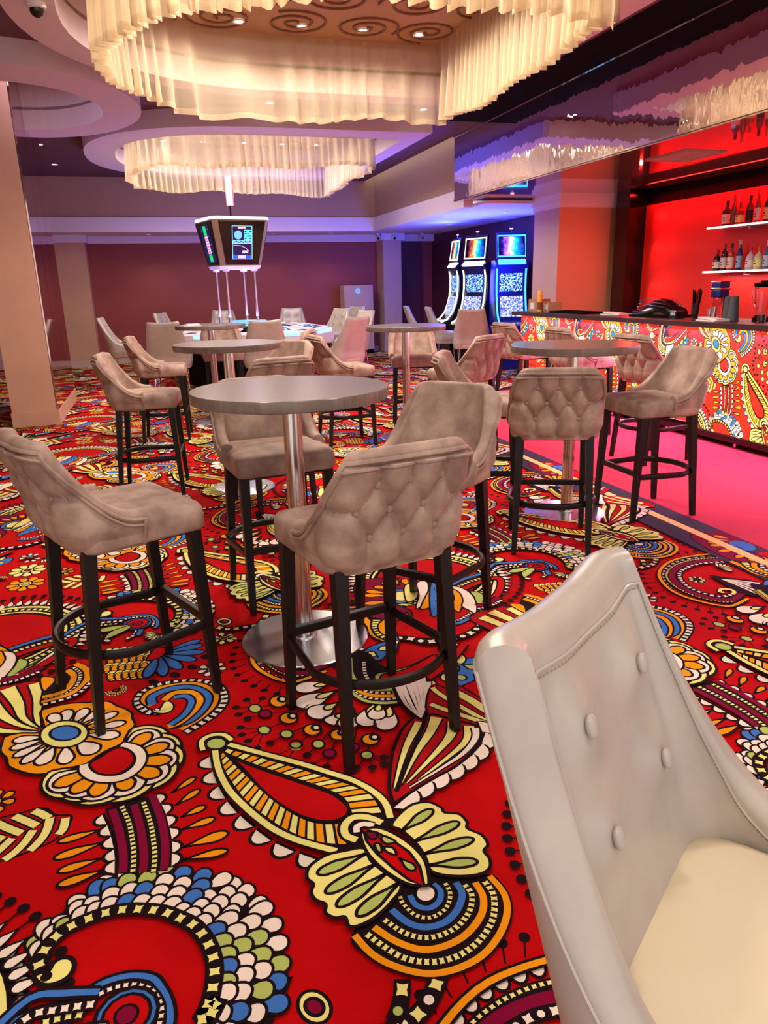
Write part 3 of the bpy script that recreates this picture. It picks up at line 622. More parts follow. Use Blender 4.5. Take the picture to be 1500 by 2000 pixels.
    fill(F([(545, 370), (600, 375), (620, 420), (560, 400)]), 'y'); p, q_ = F([(640, 440), (735, 515)]); petal(p, q_, .024, 'g', .007)
    # small rosettes and fans in the gaps of the far half of the repeat
    cell = .02; NX, NY = 103, 101; occ = set()
    for col, polys in SHAPES:
        for p in polys:
            a0, a1 = int(min(a for a, _ in p)//cell), int(max(a for a, _ in p)//cell); b0, b1 = int(min(b for _, b in p)//cell), int(max(b for _, b in p)//cell)
            for i in range(a0, a1+1):
                for j in range(b0, b1+1): occ.add((i % NX, j % NY))
    def free(x, y, r):
        k = int(r/cell); ci, cj = int(x//cell), int(y//cell)
        return all(((ci+i) % NX, (cj+j) % NY) not in occ for i in range(-k, k+1) for j in range(-k, k+1) if i*i+j*j <= k*k)
    def take(x, y, r):
        k = int(r/cell)+1; ci, cj = int(x//cell), int(y//cell)
        for i in range(-k, k+1):
            for j in range(-k, k+1):
                if i*i+j*j <= k*k: occ.add(((ci+i) % NX, (cj+j) % NY))
    n_ = 0
    for r in (.115, .09, .07, .052):
        for t in range(2600):
            x, y = -1.0+rnd.random()*2.06, 2.02+rnd.random()*1.14
            if not free(x, y, r): continue
            take(x, y, r); n_ += 1; rr = r*.86; a0 = rnd.random()*6.28; kind = rnd.choice('abc')
            if kind == 'a':
                m_ = 9 if r > .08 else 7
                for k in range(m_):
                    a = a0+2*math.pi*k/m_; petal((x+rr*.2*math.cos(a), y+rr*.2*math.sin(a)), (x+rr*math.cos(a), y+rr*math.sin(a)), rr*.5, 'wyo'[n_ % 3], .007)
                disc((x, y), rr*.34, 'y', .007); disc((x, y), rr*.2, 'bmg'[n_ % 3], .006)
            elif kind == 'b':
                P0 = lambda q, u, v: [(x+q*math.cos(a0+u+(v-u)*i/10), y+q*math.sin(a0+u+(v-u)*i/10)) for i in range(11)]
                fill(P0(rr, 0, 4.4)+[(x, y)], 'k', False, 0)
                beads(P0(rr*.86, .1, 4.3), rr*.2, ['w'], rr*.24, out=0); line(P0(rr*.64, .1, 4.3), 'o', rr*.13, .004, False); beads(P0(rr*.45, .1, 4.3), rr*.15, ['y'], rr*.18, out=0); disc((x, y), rr*.24, 'r', .006)
            else:
                for k in range(7):
                    a = a0+.34*(k-3); petal((x-rr*.8*math.cos(a0), y-rr*.8*math.sin(a0)), (x-rr*.8*math.cos(a0)+1.7*rr*math.cos(a)*.98, y-rr*.8*math.sin(a0)+1.7*rr*math.sin(a)*.98), rr*.42, 'wywgwyw'[k], .006)

def tri_poly(p):
    """triangles of a simple polygon"""
    if len(p) <= 4: return [list(range(len(p)))]
    return [list(t) for t in tessellate_polygon([[Vector((x, y, 0)) for x, y in p]])]
def clip_poly(p, x0, x1, y0, y1):
    for ax, v, s in ((0, x0, 1), (0, x1, -1), (1, y0, 1), (1, y1, -1)):
        out = []
        for i in range(len(p)):
            a, b = p[i-1], p[i]
            ia, ib = (a[ax]-v)*s >= 0, (b[ax]-v)*s >= 0
            if ia != ib:
                t = (v-a[ax])/(b[ax]-a[ax]); out.append((a[0]+(b[0]-a[0])*t, a[1]+(b[1]-a[1])*t))
            if ib: out.append(b)
        p = out
        if len(p) < 3: return []
    return p
def pattern_mesh(name, mats, region, dz, place, tiles, scale=1.0, base=(0, 0), skip=None):
    """the repeat laid over a rectangle; one mesh, one material per yarn colour"""
    keys = list(mats); verts = []; faces = []; mi = []
    x0, x1, y0, y1 = region
    pre = []; cell = .012; NX, NY = round(2.06/cell), round(2.02/cell); top = {}
    for lay, (col, polys) in enumerate(SHAPES):
        cells = set()
        for p in polys:
            a0, a1 = int(math.floor(min(a for a, _ in p)/cell)), int(math.floor(max(a for a, _ in p)/cell)); b0, b1 = int(math.floor(min(b for _, b in p)/cell)), int(math.floor(max(b for _, b in p)/cell))
            for i in range(a0, a1+1):
                for j in range(b0, b1+1): cells.add((i % NX, j % NY))
        lv = 1+max((top.get(c, 0) for c in cells), default=0)
        for c in cells: top[c] = lv
        z = dz*lv
        for p in polys:
            tr = tri_poly(p)
            pre.append((keys.index(col), z, p, tr, min(a for a, _ in p), max(a for a, _ in p), min(b for _, b in p), max(b for _, b in p)))
    for ox, oy in tiles:
        for ki, z, p, tr, ax, bx, ay, by in pre:
            X0, X1, Y0, Y1 = (ax+ox)*scale+base[0], (bx+ox)*scale+base[0], (ay+oy)*scale+base[1], (by+oy)*scale+base[1]
            if X1 < x0 or X0 > x1 or Y1 < y0 or Y0 > y1: continue
            if skip and skip(X0, X1, Y0, Y1): continue
            q = [((a+ox)*scale+base[0], (b+oy)*scale+base[1]) for a, b in p]
            if X0 >= x0 and X1 <= x1 and Y0 >= y0 and Y1 <= y1:
                n = len(verts); verts.extend(place(a, b, z) for a, b in q)
                for t in tr: faces.append([n+i for i in t]); mi.append(ki)
            else:
                for t in tr:
                    c = clip_poly([q[i] for i in t], x0, x1, y0, y1)
                    if len(c) >= 3:
                        n = len(verts); verts.extend(place(a, b, z) for a, b in c); faces.append(list(range(n, n+len(c)))); mi.append(ki)
    n = len(verts); verts.extend(place(a, b, 0) for a, b in ((x0, y0), (x1, y0), (x1, y1), (x0, y1))); faces.append([n, n+1, n+2, n+3]); mi.append(keys.index('r'))
    me = bpy.data.meshes.new(name); me.from_pydata(verts, [], faces)
    for k in keys: me.materials.append(mats[k])
    me.polygons.foreach_set('material_index', mi); me.update()
    return me
# ---------------------------------------------------------------- room shell
CZ = 3.5
def dshape(x0, x1, y0, y1, n=28, p=2.0):
    """plan outline: half oval at the left, square corners at the right"""
    cx = x0+(y1-y0)/2*1.0; cy = (y0+y1)/2; ry = (y1-y0)/2; pts = [(x1, y0), (x1, y1)]
    for k in range(n+1):
        t = PI/2+PI*k/n
        c, s = math.cos(t), math.sin(t)
        pts.append((cx+abs(c)**(2/p)*(-1 if c < 0 else 1)*(cx-x0), cy+abs(s)**(2/p)*(1 if s > 0 else -1)*ry))
    return pts
def ellipse(cx, cy, rx, ry, n=48): return [(cx+rx*math.cos(2*PI*k/n), cy+ry*math.sin(2*PI*k/n)) for k in range(n)]
R1o, R1i = dshape(-.72, 3.55, 3.6, 8.25, p=2.2), dshape(-.38, 3.2, 4.35, 7.95, p=2.2)
R2o, R2i = dshape(-.62, 3.66, 9.65, 14.1, p=2.4), dshape(-.22, 3.42, 10.15, 13.7, p=2.4)
R3o, R3i = ellipse(-1.12, 9.1, 1.27, 1.62), ellipse(-1.12, 9.15, .88, 1.08)
draw_pattern()
def yarn(k, c): return mat('carpet_yarn_'+k, c, .95, spec=.1, noise=(1.6, tuple(int(x*.86) for x in c), .35, .7), bump=(260, .25, .003))
YN = dict(r=('red', (196, 6, 10)), k=('black', (30, 16, 20)), w=('ivory', (252, 234, 216)), y=('pale_yellow', (246, 236, 138)), o=('orange', (250, 158, 22)), b=('blue', (66, 120, 200)), g=('olive_green', (184, 198, 104)), m=('burgundy', (132, 8, 52)), d=('crimson', (176, 14, 22)))
ym = {k: yarn(n, c) for k, (n, c) in YN.items()}
tiles = [(i*2.06, j*2.02) for i in range(-2, 5) for j in range(-1, 9)]
def hidden(X0, X1, Y0, Y1): return X0 > 3.05 and Y1 < 9.85
me = pattern_mesh('floor', ym, (-4, 6.42, .2, 17), .00007, lambda a, b, z: (a, b, z), tiles, skip=hidden)
floor = obj('floor', me); floor['kind'] = 'structure'
# plain lane of carpet before the bar, with its striped border
lane = MB(); lane.box(3.17, 6.6, -1, 9.72, .0005, .0095); struct('floor_lane', lane, MT['pinkcarpet'])
seam = MB(); seam.box(4.28, 4.284, -1, 9.72, .0095, .0098); struct('trim_1', seam, MT['purple'])
bd = MB(); bd.box(2.83, 3.17, -1, 9.89, .0005, .009); bd.box(3.17, 6.42, 9.72, 9.89, .0005, .009); struct('trim_2', bd, MT['purple'])
bs = MB(); bs.box(2.975, 3.035, -1, 9.83, .009, .0105); bs.box(3.035, 6.42, 9.79, 9.83, .009, .0105); struct('trim_3', bs, MT['stripe'])
# main ceiling with three openings
c = MB(); c.prism([(-4, -1.2), (4.45, -1.2), (4.45, 15.6), (-4, 15.6)], CZ, CZ+.03, [R1i, R2i, R3i]); struct('ceiling', c, MT['ceiling'])
def ring(i, o, inn, top):
    r = MB(); r.prism(o, 3.3, 3.5, [inn]); r.prism([(x*1.0, y) for x, y in inn], top, top+.02)
    m = len(inn); 
    for k in range(m): r.poly([(inn[k][0], inn[k][1], 3.5), (inn[(k+1) % m][0], inn[(k+1) % m][1], 3.5), (inn[(k+1) % m][0], inn[(k+1) % m][1], top), (inn[k][0], inn[k][1], top)])
    return struct('ceiling_ring_%d' % i, r, MT['ring'])
ring(1, R1o, R1i, 3.72); ring(2, R2o, R2i, 3.72); ring(3, R3o, R3i, 3.78)
# gold paper with swirls inside the openings
def swirls(name, loop, z, spots_, r0):
    g = MB(); cx = sum(p[0] for p in loop)/len(loop); cy = sum(p[1] for p in loop)/len(loop)
    g.prism([(cx+(x-cx)*.985, cy+(y-cy)*.985) for x, y in loop], z-.012, z-.004); g.mi = 1
    for k, (x, y, s) in enumerate(spots_):
        pts = []
        for i in range(46):
            t = i/45*4.6*PI; rr = r0*s*(.08+i/45*.92); a = t+k*1.3
            pts.append((x+rr*math.cos(a)*(1 if k % 2 else -1), y+rr*math.sin(a), z-.015))
        g.tube(pts, .013, 6)
    o = struct(name, g, [MT['swirl'], MT['swirlline']], True)
rs = random.Random(3)
swirls('ceiling_paper_1', R1i, 3.72, [(x+.25*(j % 2), y, 1) for j, y in enumerate((4.75, 5.4, 6.05, 6.7, 7.35)) for x in (.2, .85, 1.5, 2.15, 2.75)], .31)
swirls('ceiling_paper_2', R2i, 3.72, [(x, y, 1) for y in (10.9, 12, 13.1) for x in (.4, 1.4, 2.4, 3.1)], .42)
swirls('ceiling_paper_3', R3i, 3.78, [(-.75, 9.75, 1), (-1.4, 9.6, 1.1), (-.8, 8.9, 1), (-1.5, 8.6, 1)], .42)
# flat black ceiling strip beside the bulkhead
s_ = MB(); s_.box(3.98, 4.45, -1.2, 9.9, CZ-.004, CZ); struct('trim_4', s_, MT['black'])
# bulkhead over the bar : wavy mirror foil with chrome edge strips
b_ = MB(); b_.box(4.45, 4.62, -1.2, 10.85, 2.64, 3.53); struct('wall_bulkhead', b_, MT['mirror'])
e_ = MB(); e_.box(4.435, 4.45, -1.2, 10.86, 3.47, 3.5); e_.box(4.435, 4.45, -1.2, 10.86, 2.635, 2.65); struct('trim_5', e_, MT['chrome'])
g_ = MB(); g_.box(4.45, 6.6, -1.2, 10.86, 2.62, 2.64); struct('ceiling_bar', g_, MT['glossceil'])
# upper walls, white fascia and low soffit round the back
u_ = MB(); u_.box(-4, 4.65, 15.6, 15.7, 2.81, 3.6); u_.box(4.65, 4.75, 10.85, 15.7, 2.81, 3.6); struct('wall_upper', u_, MT['tan'])
f_ = MB(); f_.box(-4, 4.6, 15.55, 15.7, 2.55, 2.81); f_.box(4.6, 4.75, 10.85, 15.7, 2.55, 2.81); struct('trim_6', f_, MT['white'])
so = MB(); so.box(-4, 6.6, 15.7, 17.1, 2.56, 2.6); so.box(4.75, 6.6, 10.4, 15.7, 2.56, 2.6); struct('ceiling_soffit', so, MT['white'])
c_ = MB(); c_.box(-4, 6.42, 16.86, 17.0, 2.42, 2.56); c_.box(-1.72, -1.03, 16.42, 16.9, 2.42, 2.56); c_.box(5.02, 5.56, 16.42, 16.9, 2.42, 2.56); struct('trim_7', c_, MT['white'])
# back wall, its piers
bw = MB(); bw.box(-4, 6.5, 17, 17.1, 0, 2.6); struct('wall_back', bw, MT['maroon'])
p1 = MB(); p1.box(-1.66, -1.08, 16.5, 17, 0, 2.45); struct('wall_pier_back_left', p1, MT['beige'])
p2 = MB(); p2.box(5.08, 5.5, 16.5, 17, 0, 2.45); struct('wall_pier_back_right', p2, MT['pier'])
p3 = MB(); p3.box(5.5, 6.12, 16.9, 17, 0, 2.45); struct('wall_back_right', p3, MT['plum'])
bb = MB(); bb.box(-1.0, 5.06, 16.96, 17.0, 0, .12); bb.box(-1.68, -1.06, 16.48, 16.5, 0, .14); bb.box(5.06, 5.52, 16.48, 16.5, 0, .14); struct('baseboard_back', bb, MT['pier'])
df = MB(); df.box(-1.98, -1.68, 16.7, 16.98, 0, 2.4); struct('door_1', df, MT['black'])
bl = MB(); bl.box(-4, -2.0, 16.9, 16.99, 0, 2.56); struct('wall_back_left', bl, MT['pier'])
wl = MB(); wl.box(-4.1, -4, -1.2, 17.1, 0, 3.6); struct('wall_left', wl, MT['tan'])
# slot wall, pier and bar back wall at the right
sw = MB(); sw.box(6.42, 6.6, 10.3, 17, 0, 2.6); struct('wall_right', sw, MT['plum'])
pr = MB(); pr.box(5.55, 6.6, 9.7, 10.4, 0, 2.62); struct('wall_pier_right', pr, MT['orange'])
pg = MB(); pg.box(5.535, 5.55, 9.7, 10.41, 0, 2.62); struct('wall_pier_side', pg, MT['pier'])
ct = MB(); ct.box(5.5, 6.6, 9.62, 10.45, 2.5, 2.62); ct.box(5.52, 6.6, 9.66, 10.43, 2.44, 2.5); struct('trim_8', ct, MT['white'])
rw = MB(); rw.box(6.6, 6.7, -1.2, 10.4, 0, 2.64); struct('wall_bar', rw, MT['black'])
rp = MB(); rp.box(6.57, 6.6, 1, 9.2, .6, 2.42); struct('wall_bar_panel', rp, MT['redwall'])
bc = MB(); bc.box(6.3, 6.6, 9.2, 9.5, 0, 2.62); struct('wall_bar_post', bc, MT['blackgloss'])
# the big pillar at the left, its side faced in tinted mirror
pl = MB(); pl.box(-1.64, -1.16, 9.35, 11.5, 0, 3.76); struct('wall_pillar', pl, MT['beige'])
pm = MB(); pm.box(-1.155, -1.14, 9.36, 10.05, .02, 3.76); pm.box(-1.155, -1.14, 10.06, 10.75, .02, 3.76); pm.box(-1.155, -1.14, 10.76, 11.48, .02, 3.76); struct('wall_pillar_mirror', pm, MT['pinkmirror'])
pb = MB(); pb.box(-1.65, -1.135, 9.335, 11.51, 0, .17); struct('baseboard_pillar', pb, MT['beige'])


# ---------------------------------------------------------------- upholstered shells
def smooth01(x): x = max(0, min(1, x)); return x*x*(3-2*x)
def u_path(W, yf, yb, rad, n):
    """plan of a shell, from the right arm end round the back to the left arm end"""
    pts = []
    for i in range(12): pts.append((W, yf+(yb+rad-yf)*i/12))
    for i in range(17):
        t = i/16*PI/2; pts.append((W-rad+rad*math.cos(t), yb+rad-rad*math.sin(t)))
    full = pts+[(-x, y) for x, y in reversed(pts)]
    d = [0]
    for a, b in zip(full, full[1:]): d.append(d[-1]+math.hypot(b[0]-a[0], b[1]-a[1]))
    out = []; j = 0
    for k in range(n):
        t = d[-1]*k/(n-1)
        while j < len(d)-2 and d[j+1] < t: j += 1
        u = (t-d[j])/((d[j+1]-d[j]) or 1); out.append((full[j][0]+(full[j+1][0]-full[j][0])*u, full[j][1]+(full[j+1][1]-full[j][1])*u, t-d[-1]/2))
    return out, d[-1]/2
class Shell:
    def __init__(s, W, yf, yb, rad, th, zb, zs, top, rake, taper, outer_d, inner_d, nu=97, nvo=26, nvi=16, belly=.03, flare=0):
        s.__dict__.update(locals()); s.P, s.half = u_path(W, yf, yb, rad, nu)
    def xf(s, x, y, z):
        h = max(0, z-s.zs)
        return Vector((x*(1-s.taper*h), y-s.rake*h*smooth01((s.yf-y)/(s.yf-s.yb)), z))
    def norm(s, i):
        a = s.P[max(i-1, 0)]; b = s.P[min(i+1, s.nu-1)]; dx, dy = b[0]-a[0], b[1]-a[1]; l = math.hypot(dx, dy)
        return Vector((-dy/l, dx/l, 0))*-1 if False else Vector((dy/l, -dx/l, 0))*s.sgn
    sgn = 1
    def outer(s, i, z, off=0):
        x, y, t = s.P[i]; n = s.norm(i)
        k = (z-s.zb)/.09; b = -s.belly*(1-smooth01(k))
        f = s.th*.0
        d = s.outer_d(t, z)+b+off
        return s.xf(x, y, z)+n*d
    def inner(s, i, z):
        x, y, t = s.P[i]; n = s.norm(i); return s.xf(x, y, z)-n*(s.th-s.inner_d(t, z))
    def mesh(s, name, mat_, both=None):
        m = MB(); rows = []
        for i in range(s.nu):
            x, y, t = s.P[i]; zt = s.top(t); n = s.norm(i); row = []
            r = s.th/2; zr = zt-r*.8
            for k in range(s.nvo): row.append(s.outer(i, s.zb+(zr-s.zb)*k/(s.nvo-1)))
            a = s.outer(i, zr); b = s.inner(i, zr); c = (a+b)/2
            for k in range(1, 8):
                ang = PI*k/8; row.append(c+(a-c)*math.cos(ang)+Vector((0, 0, r*.8))*math.sin(ang))
            zi = min(s.zs-.03, zr-.02)
            for k in range(s.nvi): row.append(s.inner(i, zr+(zi-zr)*k/(s.nvi-1)))
            q = s.inner(i, zi); row.append(Vector((q.x, q.y, s.zb+.004)))
            rows.append(row)
        m.grid(rows)
        V = list(m.bm.verts); nv = len(rows[0])
        for j in range(s.nu-1): # underside
            f = m.bm.faces.new((V[j*nv], V[(j+1)*nv], V[(j+1)*nv+nv-1], V[j*nv+nv-1]))
        m.bm.faces.new([V[k] for k in range(nv)]); m.bm.faces.new([V[(s.nu-1)*nv+k] for k in reversed(range(nv))])
        return m.mesh(name, mat_, True, 50)
    def rim(s, drop, off, r, down=True):
        pts = []
        for i in range(1, s.nu-1): pts.append(s.outer(i, s.top(s.P[i][2])-drop, off))
        if down:
            a = [s.outer(1, s.zb+.01+(s.top(s.P[1][2])-drop-s.zb-.01)*k/5, off) for k in range(5)]
            b = [s.outer(s.nu-2, s.top(s.P[-2][2])-drop+(s.zb+.01-s.top(s.P[-2][2])+drop)*k/5, off) for k in range(1, 6)]
            pts = a+pts+b
        return pts
def seg_d(p, a, b):
    ax, ay = a; bx, by = b; dx, dy = bx-ax, by-ay; t = max(0, min(1, ((p[0]-ax)*dx+(p[1]-ay)*dy)/(dx*dx+dy*dy)))
    return math.hypot(p[0]-ax-dx*t, p[1]-ay-dy*t)
# velvet stool back : 3-4-3 buttons with diamond folds
BT = [[(-.115, .945), (0, .945), (.115, .945)], [(-.172, .86), (-.058, .86), (.058, .86), (.172, .86)], [(-.115, .775), (0, .775), (.115, .775)]]
SEG = []
for r_ in (0, 1):
    for a in BT[r_]:
        for b in BT[r_+1]:
            if abs(a[0]-b[0]) < .07: SEG.append((a, b))
for a in BT[0]: SEG.append((a, (a[0]*1.02, 1.02)))
for a in BT[2]: SEG.append((a, (a[0]*1.02, .67)))
SEG += [((-.172, .86), (-.26, .87)), ((.172, .86), (.26, .87))]
def tuft(t, z):
    if abs(t) > .30 or z > 1.02: return 0
    d = min(seg_d((t, z), a, b) for a, b in SEG); db = min(math.hypot(t-x, z-y) for row in BT for x, y in row)
    fade = smooth01((.30-abs(t))/.05)*smooth01((1.015-z)/.02)*smooth01((z-.66)/.03)
    return fade*(.020*(1-math.exp(-(d/.021)**2))-.007*math.exp(-(d/.005)**2)-.010*math.exp(-(db/.014)**2))
def stool_top(t):
    a = abs(t)
    if a < .225: return 1.052-.9*max(0, a-.14)**1.8
    x = (a-.225)/(.455-.225)
    return max(.785, .785+.257*(1-min(1, x))**2.8-.006*smooth01((.2-a)/.03))
VS = Shell(.25, .02, -.235, .13, .052, .655, .76, stool_top, .30, .26, tuft, lambda t, z: .006*math.sin(min(1, max(0, (z-.76)/.25))*PI), nu=121, nvo=40, nvi=14)
def rrect(hx, hy, r, n=6):
    pts = []
    for cx, cy, a0 in ((hx-r, hy-r, 0), (-hx+r, hy-r, PI/2), (-hx+r, -hy+r, PI), (hx-r, -hy+r, 1.5*PI)):
        for k in range(n+1): a = a0+PI/2*k/n; pts.append((cx+r*math.cos(a), cy+r*math.sin(a)))
    return pts
def cushion(name, hx, hy, cy, r, prof, m_, back_r=None):
    m = MB(); rings = []
    for s_, z in prof:
        rings.append([m.bm.verts.new((x*s_, cy+y*s_, z)) for x, y in rrect(hx, hy, r)])
    for A, B in zip(rings, rings[1:]):
        k = len(A)
        for i in range(k): m.bm.faces.new((A[i], A[(i+1) % k], B[(i+1) % k], B[i]))
    m.bm.faces.new(rings[0][::-1]); m.bm.faces.new(rings[-1])
    return m.mesh(name, m_, True, 60)
def make_stool():
    t = thing('bar_stool', 'x', 'bar stool')
    obj('seat', cushion('seat', .236, .215, .028, .035, [(.97, .662), (1.0, .672), (1.0, .728), (.985, .745), (.94, .757), (.8, .766), (.5, .773), (.05, .775)], MT['velvet']), t)
    bk = obj('backrest', VS.mesh('backrest', MT['velvet']), t)
    p = MB(); p.tube(VS.rim(.030, .005, .006), .0078, 6); obj('piping', p.mesh('piping', MT['velvet'], True), bk)
    p = MB(); p.tube(VS.rim(.050, .004, .006), .0062, 6); obj('piping', p.mesh('piping', MT['velvet'], True), bk)
    bm_ = MB(); bm_.ball((0, 0, 0), .0125, (1, .75, 1), 10); bme = bm_.mesh('button', MT['velvet'], True)
    half = VS.half
    for row in BT:
        for x, z in row:
            i = min(range(VS.nu), key=lambda j: abs(VS.P[j][2]-x)); o = obj('button', bme, bk); o.location = VS.outer(i, z, .006)
            n = VS.norm(i); o.rotation_euler = (0, 0, math.atan2(n.y, n.x)-PI/2)
    for sx in (-1, 1):
        a = MB(); a.bar((sx*.2, .2, .67), (sx*.213, .228, 0), .044, .028); obj('leg', a.mesh('leg', MT['darkwood']), t)
        a = MB(); a.bar((sx*.185, -.165, .67), (sx*.205, -.222, 0), .044, .028); obj('leg', a.mesh('leg', MT['darkwood']), t)
    a = MB(); a.box(-.19, .19, .205, .23, .292, .325, .004); obj('stretcher', a.mesh('stretcher', MT['darkwood']), t)
    pts = [(.212, .2, .29)]
    for i in range(25):
        an = -.06*PI-i/24*PI*.88; pts.append((.245*math.cos(an)*1.0, -.03+.225*math.sin(an), .29))
    pts.append((-.212, .2, .29))
    a = MB(); a.tube(pts, .019, 8, flat=.62, up=(0, 0, 1)); obj('footrest_hoop', a.mesh('footrest_hoop', MT['darkwood'], True), t)
    a = MB(); a.box(-.19, .19, -.17, .2, .645, .666); obj('seat_frame', a.mesh('seat_frame', MT['darkwood']), t)
    return t
# sign of the outward normal depends on the walking direction of the plan
VS.sgn = 1
_n = VS.norm(VS.nu//2)
if _n.y > 0: VS.sgn = -1
stool0 = make_stool(); used = {'stool': False, 'chair': False}
def face(dx, dy): return math.atan2(dy, dx)-PI/2
def put(proto, key, x, y, d, label, group):
    o = proto if not used[key] else copy_tree(proto); used[key] = True
    o.location = (x, y, 0.003 if x < 2.6 else .0095); o.rotation_euler = (0, 0, face(*d)); o['label'] = label; o['group'] = group; return o
G1 = 'velvet bar stools round the high tables and the bar'
for x, y, d, lab in STOOLS: put(stool0, 'stool', x, y, d, lab, G1)
# ---------------------------------------------------------------- smooth leather chairs
def lc_top(t):
    a = abs(t)
    if a < .235: return 1.078+.012*smooth01((a-.04)/.17)
    x = min(1, (a-.235)/(.56-.235)); return 1.09-.428*(1-(1-x)**3.6)
LB = [(-.10, .96), (.10, .96), (-.10, .82), (.10, .82)]
def lc_in(t, z):
    d = min(math.hypot(t-x, z-y) for x, y in LB)
    return -.020*math.exp(-(d/.05)**2)+.004
LS = Shell(.288, .16, -.22, .13, .068, .47, .62, lc_top, .32, .22, lambda t, z: 0, lc_in, nu=121, nvo=20, nvi=40, belly=.02)
LS.sgn = VS.sgn
def make_leather(detail, outer_mat):
    t = thing('casino_chair', 'x', 'chair')
    obj('seat', cushion('seat', .225, .235, .02, .11, [(.96, .5), (1.0, .52), (1.0, .595), (.985, .618), (.94, .636), (.84, .648), (.6, .656), (.05, .659)], MT['leather_seat']), t)
    bk = obj('backrest', LS.mesh('backrest', MT['leather']), t)
    if detail:
        pts = [LS.outer(i, LS.top(LS.P[i][2])-.034, .001) for i in range(1, LS.nu-1)]
        p = MB(); p.tube(pts, .0028, 5); obj('seam', p.mesh('seam', MT['leather'], True), bk)
        pts = [LS.inner(i, LS.top(LS.P[i][2])-.045)+LS.norm(i)*-.001 for i in range(1, LS.nu-1)]
        p = MB(); p.tube(pts, .0026, 5); obj('seam', p.mesh('seam', MT['leather'], True), bk)
        for dr, fn, sg in ((.041, LS.outer, 1), (.052, LS.inner, -1)):
            p = MB()
            pts = [fn(i, LS.top(LS.P[i][2])-dr)+LS.norm(i)*.0008*sg for i in range(1, LS.nu-1)]
            for a, b in zip(pts, pts[1:]):
                n_ = max(1, int((b-a).length/.0062))
                for k in range(n_):
                    q0 = a+(b-a)*(k/n_); q1 = a+(b-a)*((k+.6)/n_); p.tube([q0, q1], .0011, 4)
            obj('stitching', p.mesh('stitching', MT['stitch']), bk)
    bme = None
    for x, z in LB:
        if bme is None: b_ = MB(); b_.ball((0, 0, 0), .0125, (1, .55, 1.25), 14); bme = b_.mesh('button', MT['leather'], True)
        i = min(range(LS.nu), key=lambda j: abs(LS.P[j][2]-x)); o = obj('button', bme, bk); o.location = LS.inner(i, z)-LS.norm(i)*.004
        n = LS.norm(i); o.rotation_euler = (.3, 0, math.atan2(n.y, n.x)+PI/2)
    for sx in (-1, 1):
        for y0, y1 in ((.17, .21), (-.15, -.2)):
            a = MB(); a.tube([(sx*.18, y0, .49), (sx*.21, y1, 0)], .012, 8); obj('leg', a.mesh('leg', MT['chrome'], True), t)
    a = MB(); a.box(-.19, .19, -.17, .2, .472, .5, .006); obj('seat_frame', a.mesh('seat_frame', MT['black']), t)
    return t
near = make_leather(True, 'leather')
near.location = (*NEAR[:2], .003); near.rotation_euler = (0, 0, face(*NEAR[2])); near['label'] = 'large cream leather chair in the right foreground, its buttoned inner back turned to the viewer'
chair0 = make_leather(False, 'taupe')
for x, y, d, lab in CHAIRS: put(chair0, 'chair', x, y, d, lab, 'leather chairs at the roulette and the slot machines')
# ---------------------------------------------------------------- high round tables
def make_table():
    t = thing('high_table', 'x', 'table')
    a = MB(); a.lathe([(.0, 1.055), (.383, 1.055), (.388, 1.058), (.39, 1.062), (.39, 1.097), (.388, 1.1), (.0, 1.1)], n=72, cap=False); obj('tabletop', a.mesh('tabletop', MT['tabletop'], True, 30), t)
    a = MB(); a.lathe([(.038, .018), (.038, 1.04), (.10, 1.045), (.10, 1.055)], n=36); obj('column', a.mesh('column', MT['steel'], True, 30), t)
    a = MB(); a.lathe([(.275, 0), (.275, .008), (.27, .012), (.12, .018), (.055, .022), (.052, .03), (.04, .032)], n=72); obj('base', a.mesh('base', MT['disc'], True, 30), t)
    return t
tb0 = make_table()
for k, (x, y, lab) in enumerate(TABLES):
    o = tb0 if k == 0 else copy_tree(tb0)
    o.location = (x, y, .003); o['label'] = lab; o['group'] = 'high round tables on steel pedestals'
# ---------------------------------------------------------------- organza curtains round the chandeliers
def curtain(label, o, ztop, zhem, seed, pleat=.135):
    rnd = random.Random(seed); pts = o+[o[0]]; L = plen(pts); n = int(L/.016); q = resample(pts, n+1)[:-1]; n = len(q)
    ph = 0; phs = []; amp = []; a = 1.0; hem = []; h = 0
    for i in range(n):
        ph += 2*PI/(pleat/(L/n))*(1+.55*math.sin(i*.013+seed)+.35*math.sin(i*.047+seed*2)); phs.append(ph); amp.append(.5+.5*abs(math.sin(i*.021+seed))); 
        hem.append(.028*math.sin(i*.031+seed)+.018*math.sin(i*.087))
    k0 = phs[-1]/(2*PI); sc = round(k0)/k0; phs = [p*sc for p in phs]
    def P(i, v, off=0):
        i %= n; x, y = q[i]; a_, b_ = q[i-1], q[(i+1) % n]; dx, dy = b_[0]-a_[0], b_[1]-a_[1]; l = math.hypot(dx, dy) or 1
        A = .012+(.052*amp[i])*v**.7; w_ = A*math.sin(phs[i])+.012*v*math.sin(phs[i]*2.3+1)+off
        tt = .018*v*math.sin(phs[i]*.5)
        return Vector((x-dy/l*w_+dx/l*tt, y+dx/l*w_+dy/l*tt, ztop+(zhem+hem[i]*1.0-ztop)*v-.03*0))
    t = thing('chandelier_curtain', label, 'curtain')
    m = MB(); m.grid([[P(i, v/9) for v in range(10)] for i in range(n)], True); obj('drape', m.mesh('drape', MT['sheer'], True, 180), t)
    m = MB(); m.grid([[P(i, v, .003) for v in (.935, .968, 1.0)] for i in range(n)], True); obj('hem', m.mesh('hem', MT['sheer'], True, 180), t)
    m = MB(); m.grid([[P(i, v, .004) for v in (0, .03, .06)] for i in range(n)], True); obj('gathered_heading', m.mesh('gathered_heading', MT['sheer'], True, 180), t)
